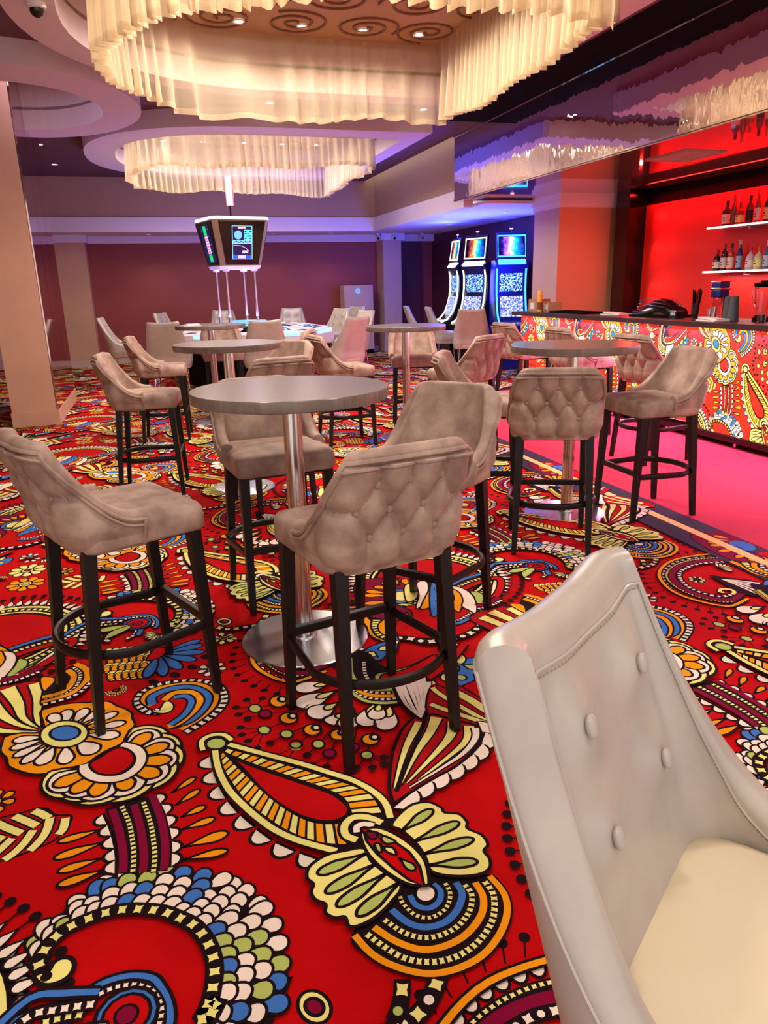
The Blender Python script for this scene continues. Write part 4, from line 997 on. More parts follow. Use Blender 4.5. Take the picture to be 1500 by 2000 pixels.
curtain('sheer cream curtain hanging in a large ring from the nearest ceiling opening', dshape(-.14, 2.98, 4.62, 7.72, 40, 2.2), 3.70, 3.0, 1)
curtain('sheer cream curtain ring under the far ceiling opening, above the roulette', dshape(-.05, 3.12, 10.35, 13.35, 40, 2.3), 3.70, 2.98, 5)
# ---------------------------------------------------------------- recessed spotlights
b_ = MB(); b_.lathe([(.036, -.004), (.052, -.010), (.058, -.004), (.058, 0)], n=20, cap=False); rim_me = b_.mesh('bezel', MT['whiteplastic'], True)
b_ = MB(); b_.lathe([(.0, -.003), (.037, -.003)], n=20, cap=False); b_.lathe([(.0, -.002), (.036, -.002)], n=16, cap=False); lens_me = b_.mesh('lens', MT['lens'], True)
def downlight(x, y, z, lab, group, en=0, col=(1, .86, .72)):
    t = thing('recessed_spotlight', lab, 'ceiling light', (x, y, z), 0, group); obj('bezel', rim_me, t); obj('lens', lens_me, t)
    if en: l = spot('spotlight_beam', (x, y, z-.03), en, col, 110, .8); l.parent = None
    return t
for x in (1.02, 1.58, 2.14, 2.68): downlight(x, 7.42, 3.706, 'bright recessed spot in the gold ceiling inside the near curtain ring', 'spots in the near gold ceiling', 14)
for x in (.55, 1.7, 2.5): downlight(x, 5.0, 3.706, 'recessed spot in the gold ceiling over the near curtain hem', 'spots over the near hem', 14)
for x in (.5, 1.1, 1.75, 2.35, 2.9): downlight(x, 13.05, 3.706, 'recessed spot inside the far curtain ring', 'spots inside the far curtain ring', 12)
downlight(-1.23, 12.4, CZ, 'recessed spot in the plum ceiling beside the left pillar, nearer of two', 'spots beside the left pillar', 30)
downlight(-1.22, 14.2, CZ, 'recessed spot in the plum ceiling beside the left pillar, farther of two', 'spots beside the left pillar', 30)
downlight(1.57, 9.35, CZ, 'recessed spot between the two big rings, seen through the curtain left of centre', 'spots between the rings', 30)
downlight(3.43, 9.35, CZ, 'recessed spot between the two big rings, seen through the curtain at the right', 'spots between the rings', 30)
for x, w_ in ((.15, 'left'), (2.63, 'middle'), (3.86, 'right')): downlight(x, 16.35, 2.56, 'small recessed spot in the low soffit by the back wall, %s one of three' % w_, 'small spots in the low soffit', 10)
downlight(5.69, 14.1, 2.56, 'recessed spot in the blue-lit soffit, nearer the rear pier', 'spots in the blue-lit soffit', 10)
downlight(5.63, 11.6, 2.56, 'recessed spot in the blue-lit soffit over the slot machines', 'spots in the blue-lit soffit', 10)
# security cameras
def dome(x, y, z, lab):
    t = thing('dome_camera', lab, 'security camera', (x, y, z), 0, 'dome cameras on the near ceiling ring')
    a = MB(); a.lathe([(.0, 0), (.062, 0), (.062, -.03), (.05, -.036), (.0, -.036)], n=24, cap=False); obj('housing', a.mesh('housing', MT['whiteplastic'], True, 30), t)
    a = MB(); a.lathe([(.046, -.036), (.044, -.055), (.032, -.074), (.015, -.084), (.0, -.086)], n=24, cap=False); obj('dome', a.mesh('dome', MT['blackgloss'], True, 60), t)
dome(-.49, 6.0, 3.3, 'black dome camera at the top left corner under the near ring')
dome(.12, 7.7, 3.3, 'black dome camera on the near ring beside the curtain hem')
for x, lab in ((4.93, 'white bullet camera left of the rear pier corner'), (5.3, 'white bullet camera on the rear pier crown'), (5.95, 'white bullet camera in the dark rear corner')):
    t = thing('bullet_camera', lab, 'security camera', (x, 16.38, 2.5), 0)
    a = MB(); a.box(-.03, .03, -.02, .04, -.01, .06, .006); obj('bracket', a.mesh('bracket', MT['whiteplastic']), t)
    a = MB(); a.tube([(0, .02, 0), (-.03, -.14, -.05)], .042, 14); obj('body', a.mesh('body', MT['whiteplastic'], True, 40), t)
    a = MB(); a.tube([(-.0295, -.138, -.0495), (-.033, -.15, -.053)], .03, 12); obj('lens', a.mesh('lens', MT['blackgloss'], True, 40), t)
# vent grille in the bar ceiling
t = thing('vent_grille', 'square vent grille in the glossy red-lit bar ceiling', 'vent', (5.18, 6.7, 2.62))
a = MB(); a.prism([(-.24, -.3), (.24, -.3), (.24, .3), (-.24, .3)], -.012, 0, [[(-.2, -.26), (-.2, .26), (.2, .26), (.2, -.26)]]); obj('frame', a.mesh('frame', MT['tan']), t)
a = MB(); [a.box(-.2, .2, -.25+k*.04, -.232+k*.04, -.01, -.003) for k in range(13)]; o = obj('slats', a.mesh('slats', MT['pier']), t)
# ---------------------------------------------------------------- roulette
def screen_mat(name, cols, scale, s, kind='NOISE', seed=0):
    m = bpy.data.materials.new(name); m.use_nodes = True; nt = m.node_tree; nt.nodes.clear(); L = nt.links
    o = nt.nodes.new('ShaderNodeOutputMaterial'); e = nt.nodes.new('ShaderNodeEmission'); e.inputs[1].default_value = s
    tc = nt.nodes.new('ShaderNodeTexCoord'); mp = nt.nodes.new('ShaderNodeMapping'); mp.inputs['Location'].default_value = (seed, seed*2, 0); L.new(tc.outputs['Object'], mp.inputs[0])
    if kind == 'NOISE': n = nt.nodes.new('ShaderNodeTexNoise'); n.inputs['Detail'].default_value = 4; out = n.outputs['Fac']
    else: n = nt.nodes.new('ShaderNodeTexVoronoi'); n.distance = 'CHEBYCHEV'; out = n.outputs['Distance']
    n.inputs['Scale'].default_value = scale; L.new(mp.outputs[0], n.inputs['Vector'])
    r = nt.nodes.new('ShaderNodeValToRGB'); cr = r.color_ramp
    while len(cr.elements) < len(cols): cr.elements.new(.5)
    for i, (p, c) in enumerate(cols): cr.elements[i].position = p; cr.elements[i].color = (*srgb(*c), 1)
    L.new(out, r.inputs[0]); L.new(r.outputs[0], e.inputs[0]); L.new(e.outputs[0], o.inputs[0]); m.cycles.emission_sampling = 'NONE'; return m
EM = dict(blue=emi('glow_blue', (40, 70, 235), 1.6), cyan=emi('glow_cyan', (70, 215, 255), 1.8), white=emi('glow_white', (255, 250, 240), 2.2), green=emi('glow_green', (20, 190, 100), 1.1), red=emi('glow_red', (240, 50, 60), 1.2),
          pink=emi('glow_pink', (240, 180, 220), 1.3), navy=emi('screen_navy', (10, 20, 70), 1.0), sky=emi('screen_sky_blue', (110, 170, 250), 1.3), cream=emi('glow_cream', (255, 245, 190), 2.0), violet=emi('glow_violet', (110, 70, 220), 1.2), red2=emi('led_red', (255, 40, 70), 3))
def text_mesh(s, size, m, depth=.0006):
    cu = bpy.data.curves.new('lettering', 'FONT'); cu.body = s; cu.size = size; cu.align_x = 'CENTER'; cu.align_y = 'CENTER'; cu.extrude = depth
    o = bpy.data.objects.new('lettering', cu); C.objects.link(o); bpy.context.view_layer.update()
    me = bpy.data.meshes.new_from_object(o.evaluated_get(bpy.context.evaluated_depsgraph_get())); bpy.data.objects.remove(o); me.name = 'lettering'; me.materials.clear(); me.materials.append(m); return me
t = thing('roulette_display_tower', 'four-sided screen tower with ROULETTE display raised on thin poles over the roulette', 'display', (1.36, 12.35, 0), math.radians(14))
def frus(h0, h1, z0, z1, ch, grow=0):
    m = MB(); rings = []
    for h, z in ((h0, z0), (h1, z1)):
        h += grow; c = ch
        rings.append([m.bm.verts.new((x, y, z)) for x, y in ((h-c, -h), (h, -h+c), (h, h-c), (h-c, h), (-h+c, h), (-h, h-c), (-h, -h+c), (-h+c, -h))])
    for i in range(8): m.bm.faces.new((rings[0][i], rings[0][(i+1) % 8], rings[1][(i+1) % 8], rings[1][i]))
    m.bm.faces.new(rings[0][::-1]); m.bm.faces.new(rings[1]); return m
HB, HT, Z0, Z1 = .33, .45, 1.82, 2.47
obj('cabinet', frus(HB, HT, Z0, Z1, .06).mesh('cabinet', MT['taupe']), t)
obj('top_rim', frus(.46, .455, Z1, Z1+.045, .08).mesh('top_rim', emi('rim_glow', (250, 240, 235), .9)), t); obj('bottom_rim', frus(.315, .34, Z0-.05, Z0, .08).mesh('bottom_rim', MT['whiteplastic']), t)
tilt = math.atan2(HT-HB, Z1-Z0)
for k in range(4):
    a = k*PI/2
    M = Matrix.Rotation(a, 4, 'Z') @ Matrix.Translation((0, -(HB+HT)/2, (Z0+Z1)/2)) @ Matrix.Rotation(PI/2+tilt, 4, 'X')
    def slab(par, name, x0, x1, y0, y1, d, m_):   # local x right, y up, z out of the face
        mm = MB(); mm.box(x0, x1, y0, y1, 0, d); o = obj(name, mm.mesh(name, m_), par); return o
    mm = MB(); lo_ = [mm.bm.verts.new((x, y, z)) for z in (0, .012) for x, y in ((-.262, -.31), (.262, -.31), (.37, .31), (-.37, .31))]
    for q in ((0, 1, 2, 3), (7, 6, 5, 4), (0, 4, 5, 1), (1, 5, 6, 2), (2, 6, 7, 3), (3, 7, 4, 0)): mm.bm.faces.new([lo_[i] for i in q])
    p = obj('screen_panel', mm.mesh('screen_panel', MT['blackgloss']), t); p.matrix_local = M
    if k % 2 == 0:
        for args in (('header', -.15, .15, .19, .235, .014, EM['navy']), ('wheel_view', -.15, .02, .04, .185, .014, EM['navy']), ('number_table', .03, .15, .04, .185, .014, EM['cyan']), ('number_strip', -.15, .15, -.005, .032, .014, EM['sky']),
                     ('live_view', -.15, .15, -.17, -.012, .014, EM['navy']), ('footer', -.15, .15, -.225, -.175, .014, EM['blue'])): slab(p, *args)
        mm = MB(); mm.lathe([(.0, .015), (.062, .015)], (-.065, .112), 28, cap=False); mm.lathe([(.0, .0152), (.03, .0152)], (-.065, .112), 20, cap=False); obj('wheel', mm.mesh('wheel', EM['sky']), p)
        mm = MB(); [mm.box(.035+.04*i, .065+.04*i, .055+.032*j, .075+.032*j, .014, .0155) for i in range(3) for j in range(4) if (i+j) % 3 != 1]; obj('number_cells', mm.mesh('number_cells', EM['navy']), p)
        mm = MB(); [mm.box(-.14+.036*i, -.12+.036*i, .002+.012*(i % 2), .016+.012*(i % 2), .014, .0155) for i in range(8)]; obj('number_cells', mm.mesh('number_cells', EM['navy']), p)
        mm = MB(); mm.tube([(-.14, -.035, .015), (-.03, -.04, .015), (.05, -.07, .015), (.1, -.12, .015)], .012, 6, flat=.3); mm.box(.0, .09, -.15, -.11, .014, .0155); obj('wheel_track', mm.mesh('wheel_track', EM['pink']), p)
        o = slab(p, 'header_plate', -.07, .06, .196, .229, .0145, EM['red']); o2 = obj('lettering', text_mesh('ROULETTE', .024, EM['white']), p); o2.location = (-.005, .2125, .0155)
        slab(p, 'footer_plate', -.07, .05, -.222, -.18, .0145, EM['pink'])
        mm = MB()
        for x0, x1, y0, y1 in ((-.16, -.152, -.235, .24), (.152, .16, -.235, .24), (-.16, .16, .236, .243), (-.16, .16, -.236, -.23), (-.16, .16, .034, .04), (-.16, .16, -.012, -.006)): mm.box(x0, x1, y0, y1, .012, .0162)
        obj('screen_border', mm.mesh('screen_border', emi('border_cyan', (130, 225, 245), 1.2)), p)
    else:
        slab(p, 'layout_view', -.2, .2, -.27, .27, .0135, EM['navy'])
        for y0, y1, e in ((.12, .26, 'green'), (-.14, .11, 'pink'), (-.26, -.15, 'green')): slab(p, 'betting_field', -.06, .07, y0, y1, .0145, EM[e])
        mm = MB(); [mm.box(-.045+.035*i, -.022+.035*i, -.13+.04*j, -.105+.04*j, .0145, .016) for i in range(3) for j in range(6)]; obj('number_cells', mm.mesh('number_cells', EM['red']), p)
        mm = MB(); [mm.box(x, x+.03, y, y+.015, .0135, .015) for x, y in ((.1, .1), (.12, -.02), (.11, -.12), (-.14, -.05), (-.12, -.15), (.13, .2), (-.15, .18))]; obj('readouts', mm.mesh('readouts', EM['violet']), p)
for x, y in ((-.27, -.27), (.27, -.27), (.27, .27), (-.27, .27)):
    x, y = x*.85, y*.85
    a = MB(); a.tube([(x, y, .93), (x, y, 1.775)], .021, 10); obj('pole', a.mesh('pole', MT['steel'], True), t)
    a = MB(); a.lathe([(.0, 1.735), (.05, 1.74), (.055, 1.77), (.0, 1.77)], (x, y), 16, cap=False); obj('pole_flange', a.mesh('pole_flange', MT['whiteplastic'], True, 30), t)
a = MB(); a.tube([(0, 0, 2.5), (0, 0, 2.7)], .012, 8); obj('beacon_stem', a.mesh('beacon_stem', MT['black'], True), t)
a = MB(); a.box(-.05, .05, -.018, .018, 2.7, 3.12, .01); bd_ = obj('beacon_board', a.mesh('beacon_board', MT['pier']), t)
a = MB(); a.box(.05, .062, -.02, .02, 2.71, 3.1); obj('light_edge', a.mesh('light_edge', EM['red2']), bd_)
a = MB(); a.box(.052, .066, -.012, .012, 2.82, 3.0); obj('light_edge', a.mesh('light_edge', EM['white']), bd_)
# table with playing stations
t = thing('roulette_table', 'white electronic roulette table with blue-lit screens under the display tower', 'roulette table', (1.5, 12.35, 0), math.radians(14))
def octo(r, k=0): return [(r*math.cos(PI/8+i*PI/4), r*math.sin(PI/8+i*PI/4)) for i in range(8)]
a = MB(); a.prism(octo(1.0), 0, .62); obj('pedestal', a.mesh('pedestal', MT['black']), t)
a = MB(); a.prism(octo(1.38), .62, .84, [octo(.5)]); obj('deck', a.mesh('deck', MT['whiteplastic']), t)
a = MB(); a.lathe([(.0, .86), (.38, .86), (.5, .93), (.56, .93), (.58, .84)], n=40, cap=False); bw_ = obj('wheel_bowl', a.mesh('wheel_bowl', MT['blackgloss'], True, 30), t)
a = MB(); a.lathe([(.52, .936), (.56, .94), (.57, .93)], n=40, cap=False); obj('glow_ring', a.mesh('glow_ring', EM['cyan'], True), bw_)
a = MB(); a.lathe([(.0, .94), (.3, .94), (.3, .99), (.0, 1.0)], n=24, cap=False); obj('hub', a.mesh('hub', EM['sky'], True, 30), bw_)
for i in range(8):
    an = i*PI/4; st = MB(); st.box(-.3, .3, -.22, .2, 0, .03, .008)
    s_o = obj('player_station', st.mesh('player_station', MT['whiteplastic']), t); s_o.matrix_local = Matrix.Rotation(an, 4, 'Z') @ Matrix.Translation((0, -1.06, .86)) @ Matrix.Rotation(math.radians(9), 4, 'X')
    st = MB(); st.box(-.22, .22, -.12, .14, .03, .034); obj('station_screen', st.mesh('station_screen', screen_mat('station_display', [(.35, (15, 20, 60)), (.5, (40, 60, 120)), (.62, (190, 220, 240))], 18, 1.1, seed=i)), s_o)
    st = MB(); st.box(-.3, .3, -.26, -.22, -.03, .02, .01); obj('light_edge', st.mesh('light_edge', emi('edge_ice', (160, 220, 250), 1.2)), s_o)
a = MB(); a.box(-.95, -.72, -1.1, -.98, .88, .93, .01); pass
t = thing('paper_stack', 'small heap of white paper on the far left table', 'paper', (.42, 8.62, 1.102), .3)
a = MB(); a.box(-.1, .1, -.06, .06, 0, .006); obj('sheet', a.mesh('sheet', MT['whiteplastic']), t)
a = MB(); a.box(-.05, .09, -.04, .05, .006, .022, .004); obj('folded_slip', a.mesh('folded_slip', MT['whiteplastic']), t)
# cabinet by the back wall
t = thing('cash_cabinet', 'tall beige cabinet with a small blue round badge by the back wall', 'cabinet', (4.5, 16.62, 0))
a = MB(); a.box(-.36, .3, -.2, .2, .1, 1.49, .008); obj('body', a.mesh('body', MT['pier']), t)
a = MB(); a.box(-.35, .29, -.19, .19, 0, .1); obj('plinth', a.mesh('plinth', MT['black']), t)
a = MB(); a.box(-.34, .22, -.212, -.2, .14, 1.45, .004); d_ = obj('door', a.mesh('door', MT['pier']), t)
a = MB(); a.tube([(-.05, -.21, 1.37), (-.05, -.216, 1.37)], .06, 20); obj('badge', a.mesh('badge', emi('badge_blue', (120, 150, 240), .9), True, 40), d_)
t = thing('hanging_sign', 'small white board with a dark N beside the left doorway', 'sign', (-1.75, 16.35, 2.14))
a = MB(); a.box(-.12, .12, -.012, .012, 0, .26, .004); bd_ = obj('board', a.mesh('board', MT['whiteplastic']), t)
o = obj('lettering', text_mesh('N', .14, MT['black']), t); o.rotation_euler = (PI/2, 0, 0); o.location = (.02, -.014, .13)
a = MB(); a.tube([(-.1, 0, .26), (-.1, 0, .42)], .005, 6); obj('rod', a.mesh('rod', MT['chrome']), t); 
# ---------------------------------------------------------------- slot machines
def slot(x, y, d, lab, glow, body, deep):
    t = thing('slot_machine', lab, 'slot machine', (x, y, 0.003), face(*d), 'slot machines in the rear corner')
    m = MB(); prof = [(-.28, 0), (.22, 0), (.25, .55), (.42, .70), (.42, .76), (.20, .84), (.10, 1.1), (.04, 1.35), (.06, 1.6), (.12, 1.78), (.05, 1.84), (-.2, 1.84), (-.26, 1.5), (-.3, .9)]
    L_ = [[m.bm.verts.new((sx*.29, yy, zz)) for yy, zz in prof] for sx in (-1, 1)]
    for i in range(len(prof)): j = (i+1) % len(prof); m.bm.faces.new((L_[0][i], L_[0][j], L_[1][j], L_[1][i]))
    m.bm.faces.new(L_[0][::-1]); m.bm.faces.new(L_[1]); obj('cabinet', m.mesh('cabinet', body), t)
    def onface(name, a, b, x0, x1, m_, off=.008, par=t):
        (y0, z0), (y1, z1) = a, b; dy, dz = y1-y0, z1-z0; l = math.hypot(dy, dz); ny, nz = dz/l, -dy/l
        mm = MB(); v = []
        for o_ in (-.004, off): v += [(xx, yy+ny*o_, zz+nz*o_) for xx, yy, zz in ((x0, y0, z0), (x1, y0, z0), (x1, y1, z1), (x0, y1, z1))]
        vs_ = [mm.bm.verts.new(p) for p in v]
        for q in ((0, 1, 2, 3), (7, 6, 5, 4), (0, 4, 5, 1), (1, 5, 6, 2), (2, 6, 7, 3), (3, 7, 4, 0)): mm.bm.faces.new([vs_[i] for i in q])
        return obj(name, mm.mesh(name, m_), par)
    s1 = onface('lower_screen', (.185, .90), (.095, 1.24), -.2, .2, screen_mat('lower_reels', [(.36, (50, 60, 170)), (.48, (120, 140, 215)), (.58, (215, 215, 240))], 34, 1.1, 'NOISE', x))
    s2 = onface('upper_screen', (.06, 1.32), (.062, 1.62), -.2, .2, screen_mat('upper_paytable', [(.36, (20, 20, 90)), (.46, (50, 60, 190)), (.54, (110, 190, 220)), (.64, (225, 235, 245))], 40, 1.1, 'NOISE', y))
    mm = MB(); mm.box(-.26, .26, 0, .05, 0, .42, .012); tp = obj('topper', mm.mesh('topper', body), t); tp.location = (0, .03, 1.86); tp.rotation_euler = (math.radians(8), 0, 0)
    m2 = bpy.data.materials.new('topper_display'); m2.use_nodes = True; nt = m2.node_tree; nt.nodes.clear(); Lk = nt.links
    o_ = nt.nodes.new('ShaderNodeOutputMaterial'); e = nt.nodes.new('ShaderNodeEmission'); e.inputs[1].default_value = 1.3
    tc = nt.nodes.new('ShaderNodeTexCoord'); sp = nt.nodes.new('ShaderNodeSeparateXYZ'); Lk.new(tc.outputs['Object'], sp.inputs[0]); nz = nt.nodes.new('ShaderNodeTexNoise'); nz.inputs['Scale'].default_value = 11; nz.inputs['Detail'].default_value = 5; Lk.new(tc.outputs['Object'], nz.inputs['Vector'])
    ad = nt.nodes.new('ShaderNodeMath'); ad.operation = 'MULTIPLY_ADD'; ad.inputs[1].default_value = .22; Lk.new(nz.outputs['Fac'], ad.inputs[0]); Lk.new(sp.outputs[0], ad.inputs[2])
    mr = nt.nodes.new('ShaderNodeMapRange'); mr.inputs[1].default_value = -.12; mr.inputs[2].default_value = .32; Lk.new(ad.outputs[0], mr.inputs[0])
    rp = nt.nodes.new('ShaderNodeValToRGB'); cr = rp.color_ramp
    stops = [(0, (8, 10, 50) if deep else (4, 4, 8)), (.2, (20, 90, 220)), (.42, (30, 220, 220)), (.56, (240, 250, 230) if deep else (240, 220, 120)), (.68, (190, 110, 230) if deep else (200, 90, 60)), (.85, (50, 20, 160) if deep else (60, 20, 60)), (1, (10, 10, 60) if deep else (5, 3, 10))]
    while len(cr.elements) < len(stops): cr.elements.new(.5)
    for i, (p_, c_) in enumerate(stops): cr.elements[i].position = p_; cr.elements[i].color = (*srgb(*c_), 1)
    Lk.new(mr.outputs[0], rp.inputs[0]); Lk.new(rp.outputs[0], e.inputs[0]); Lk.new(e.outputs[0], o_.inputs[0]); m2.cycles.emission_sampling = 'NONE'
    mm = MB(); mm.box(-.215, .215, .05, .054, .045, .345); ts = obj('topper_screen', mm.mesh('topper_screen', m2), tp)
    le = obj('lettering', text_mesh('HD', .07, EM['violet']), ts); le.rotation_euler = (PI/2, 0, PI); le.location = (-.14, .056, .2)
    mm = MB(); mm.tube([(-.24, .055, .03), (-.24, .055, .365), (.24, .055, .365), (.24, .055, .03)], .013, 6, True); obj('topper_light', mm.mesh('topper_light', glow, True), tp)
    onface('light_bar', (.125, 1.765), (.06, 1.835), -.24, .24, glow, .02)
    for sx in (-1, 1):
        mm = MB(); pts = [(sx*.255, yy+.02, zz) for yy, zz in ((.07, 1.7), (.05, 1.58), (.05, 1.4), (.065, 1.25), (.1, 1.1), (.16, .95), (.26, .83), (.38, .785))]
        mm.tube(pts, .014, 6); obj('light_tube', mm.mesh('light_tube', glow, True), t)
    onface('front_light', (.232, .45), (.236, .49), -.14, .14, glow, .012)
    mm = MB(); [mm.box(-.16+.07*k, -.12+.07*k, .31, .35, .795, .805, .003) for k in range(5)]; bt_ = obj('button_row', mm.mesh('button_row', EM['pink']), t)
    mm = MB(); mm.tube([(0, 0, 2.27), (0, 0, 2.33)], .006, 6); cs_ = obj('candle', mm.mesh('candle', MT['chrome']), t); mm = MB(); mm.box(-.03, .03, -.012, .012, 2.33, 2.352, .004); obj('candle_lamp', mm.mesh('candle_lamp', EM['pink']), cs_)
    return t
navy = mat('blue_glow_cabinet', (14, 16, 96), .3, emit=(8, 6, 80), es=.5); dark = mat('black_cabinet', (16, 12, 22), .25)  # blue glow on the cabinet body is added as weak emission
slot(6.03, 12.15, (-.2, -1), 'slot machine on the right, outlined in bright blue light', EM['cyan'], navy, True)
slot(5.72, 12.85, (-.93, -.42), 'slot machine left of the blue one, outlined in white light', EM['cream'], dark, False)
slot(5.66, 13.62, (-1, .1), 'slot machine seen edge-on behind the white-lit one', EM['white'], dark, False)
# ---------------------------------------------------------------- bar counter
BX = 4.86
t = thing('bar_counter', 'long bar counter with dark top and glowing red and yellow ornamental front', 'bar counter', (BX, 7, 0))
em_c = dict(r=(240, 54, 30), k=(70, 22, 14), w=(255, 250, 226), y=(255, 242, 120), o=(252, 186, 40), b=(20, 140, 196), g=(250, 236, 150), m=(214, 26, 40), d=(240, 74, 24))
em_m = {k: emi('backlit_print_'+YN[k][0], c, 1.0 if k != 'k' else .6) for k, c in em_c.items()}
SC = 1.0
def place_bar(a, b, z): return (-z, 7-a-7, b)
me = pattern_mesh('front_print', em_m, (-9.42, -1.0, .115, 1.035), .00003, lambda a, b, z: (-z, -a-7, b), [(i*2.06, j*2.02) for i in range(-7, 4) for j in (-2, -1, 0, 1)], .78, (-5.28, .55))
o = obj('front_print', me, t); o.location = (0, 0, 0)
a = MB(); a.box(.005, .5, -6, 2.42, .1, 1.05); obj('body', a.mesh('body', MT['black']), t)
a = MB(); a.box(-.02, .5, -6, 2.44, .055, .112, .004); obj('plinth_rail', a.mesh('plinth_rail', MT['darkwood']), t)
a = MB(); a.box(-.11, .55, -6, 2.5, 1.045, 1.095, .004); obj('worktop', a.mesh('worktop', mat('dark_oak_worktop', (58, 40, 40), .35, noise=(5, (46, 31, 31), .35, .65, (14, 1, 1)))), t)
a = MB()
for k in range(1, 5): a.box(-.0025, 0, 2.42-k*1.9, 2.432-k*1.9, .115, 1.04)
for k in range(9):
    f = MB(); f.tube([(.04, 2.1-k*.95, .008), (.04, 2.1-k*.95, .06)], .018, 10); obj('foot', f.mesh('foot', MT['steel'], True), t)
a.bm.free()
# ---------------------------------------------------------------- things on the counter
CT = 1.095
def tagt(name, lab, cat, x, y, rz=0, g=None, z=CT): return thing(name, lab, cat, (x, y, z), rz, g)
card = mat('brown_cardboard', (176, 128, 98), .8)
t = tagt('cardboard_box', 'small brown cardboard box at the far left end of the counter', 'box', 5.05, 9.28, .1)
a = MB(); a.box(-.1, .1, -.11, .11, 0, .155, .003); obj('carton', a.mesh('carton', card), t); a = MB(); a.box(-.101, -.1, -.03, .06, .03, .11); obj('label', a.mesh('label', MT['whiteplastic']), t)
t = tagt('cardboard_box', 'low cardboard box with white label beside the yellow can', 'box', 5.08, 8.98, -.2)
a = MB(); a.box(-.09, .09, -.11, .11, 0, .12, .003); obj('carton', a.mesh('carton', card), t); a = MB(); a.box(-.0925, -.09, -.08, .05, .03, .09); obj('label', a.mesh('label', MT['whiteplastic']), t)
t = tagt('spray_can', 'yellow aerosol can between the two boxes on the counter', 'can', 4.93, 9.05)
a = MB(); a.lathe([(.0, 0), (.033, 0), (.034, .01), (.034, .19), (.026, .205), (.0, .205)], n=24, cap=False); obj('body', a.mesh('body', mat('yellow_can', (232, 170, 30), .3), True, 40), t)
a = MB(); a.lathe([(.03, .205), (.03, .26), (.024, .268), (.0, .268)], n=20, cap=False); obj('cap', a.mesh('cap', mat('yellow_cap', (244, 190, 40), .4), True, 40), t)
a = MB(); a.lathe([(.0345, .03), (.0345, .12)], n=24, cap=False); obj('label', a.mesh('label', mat('brown_label', (120, 70, 30), .5), True), t)
def tray(x, y, sx, sy, lab):
    t = tagt('serving_tray', lab, 'tray', x, y); a = MB(); a.box(-sx, sx, -sy, sy, 0, .008, .003); obj('base', a.mesh('base', MT['black']), t)
    a = MB(); a.prism([(-sx, -sy), (sx, -sy), (sx, sy), (-sx, sy)], .008, .022, [[(-sx+.01, -sy+.01), (-sx+.01, sy-.01), (sx-.01, sy-.01), (sx-.01, -sy+.01)]]); obj('rim', a.mesh('rim', MT['black']), t)
tray(5.02, 8.3, .16, .38, 'flat black tray on the counter right of the boxes'); 
linen = mat('white_napkin', (232, 224, 226), .85)
def napkins(x, y, rz, lab):
    t = tagt('folded_napkin', lab, 'napkin', x, y, rz)
    a = MB(); a.box(-.08, .08, -.14, .14, 0, .014, .005); obj('lower_fold', a.mesh('lower_fold', linen, True), t)
    a = MB(); a.box(-.07, .075, -.13, .11, .014, .032, .006); o = obj('upper_fold', a.mesh('upper_fold', linen, True), t); o.rotation_euler = (.06, .04, .12)
napkins(5.0, 7.45, .2, 'folded white napkins on the counter left of the black terminal'); napkins(4.87, 5.72, -.1, 'folded white napkins on the counter in front of the grey cups')
t = tagt('card_terminal', 'shiny black domed device with red reflections on the counter', 'device', 5.1, 6.8, .1)
a = MB(); P_ = []
for i in range(17):
    u = i/16; y = -.3+.6*u; h = .06+.13*math.sin(PI*min(1, u*1.15+.05))**.8*(1-.25*u); w_ = .11+.03*math.sin(PI*u); P_.append([(w_*math.cos(PI*k/10), y, h*math.sin(PI*k/10)*.95+.02) for k in range(11)])
a.grid(P_); f1 = a.bm.faces.new([v for v in list(a.bm.verts)[:11]]); f2 = a.bm.faces.new([v for v in list(a.bm.verts)[-11:]][::-1]); obj('domed_cover', a.mesh('domed_cover', MT['blackgloss'], True, 50), t)
a = MB(); a.box(-.14, .14, -.34, .3, 0, .024, .006); obj('base', a.mesh('base', MT['black']), t)
for k in range(3): a = MB(); a.tube([(-.128+.012*k, -.2, .1+.03*k), (-.12+.012*k, .05, .125+.03*k), (-.11+.012*k, .2, .1+.03*k)], .004, 6); obj('chrome_strip', a.mesh('chrome_strip', MT['chrome'], True), t)
t = tagt('card_terminal', 'small black box device right beside the domed one', 'device', 5.0, 6.38)
a = MB(); a.box(-.05, .05, -.05, .05, 0, .075, .006); obj('body', a.mesh('body', MT['blackgloss']), t); a = MB(); a.box(-.052, -.05, -.035, .035, .03, .06); obj('display', a.mesh('display', MT['chrome']), t)
# glass of black straws
t = tagt('straw_glass', 'tall clear glass packed with black straws', 'glass', 5.0, 6.12)
a = MB(); a.lathe([(.0, .004), (.03, .004), (.038, .15), (.041, .15), (.033, 0), (.0, 0)], n=24, cap=False); obj('tumbler', a.mesh('tumbler', MT['glass'], True, 40), t)
rs = random.Random(2)
for k in range(26):
    r_, an = rs.random()**.5*.024, rs.random()*2*PI; x, y = r_*math.cos(an), r_*math.sin(an); l = .235+rs.random()*.05
    a = MB(); a.tube([(x, y, .006), (x*2.0, y*2.0, l)], .0035, 6); o = obj('drinking_straw', a.mesh('drinking_straw', MT['black'], True), None); o.location = (5.0, 6.12, CT); o['label'] = 'black drinking straw standing in the clear glass on the counter'; o['category'] = 'straw'; o['group'] = 'black straws in the glass'
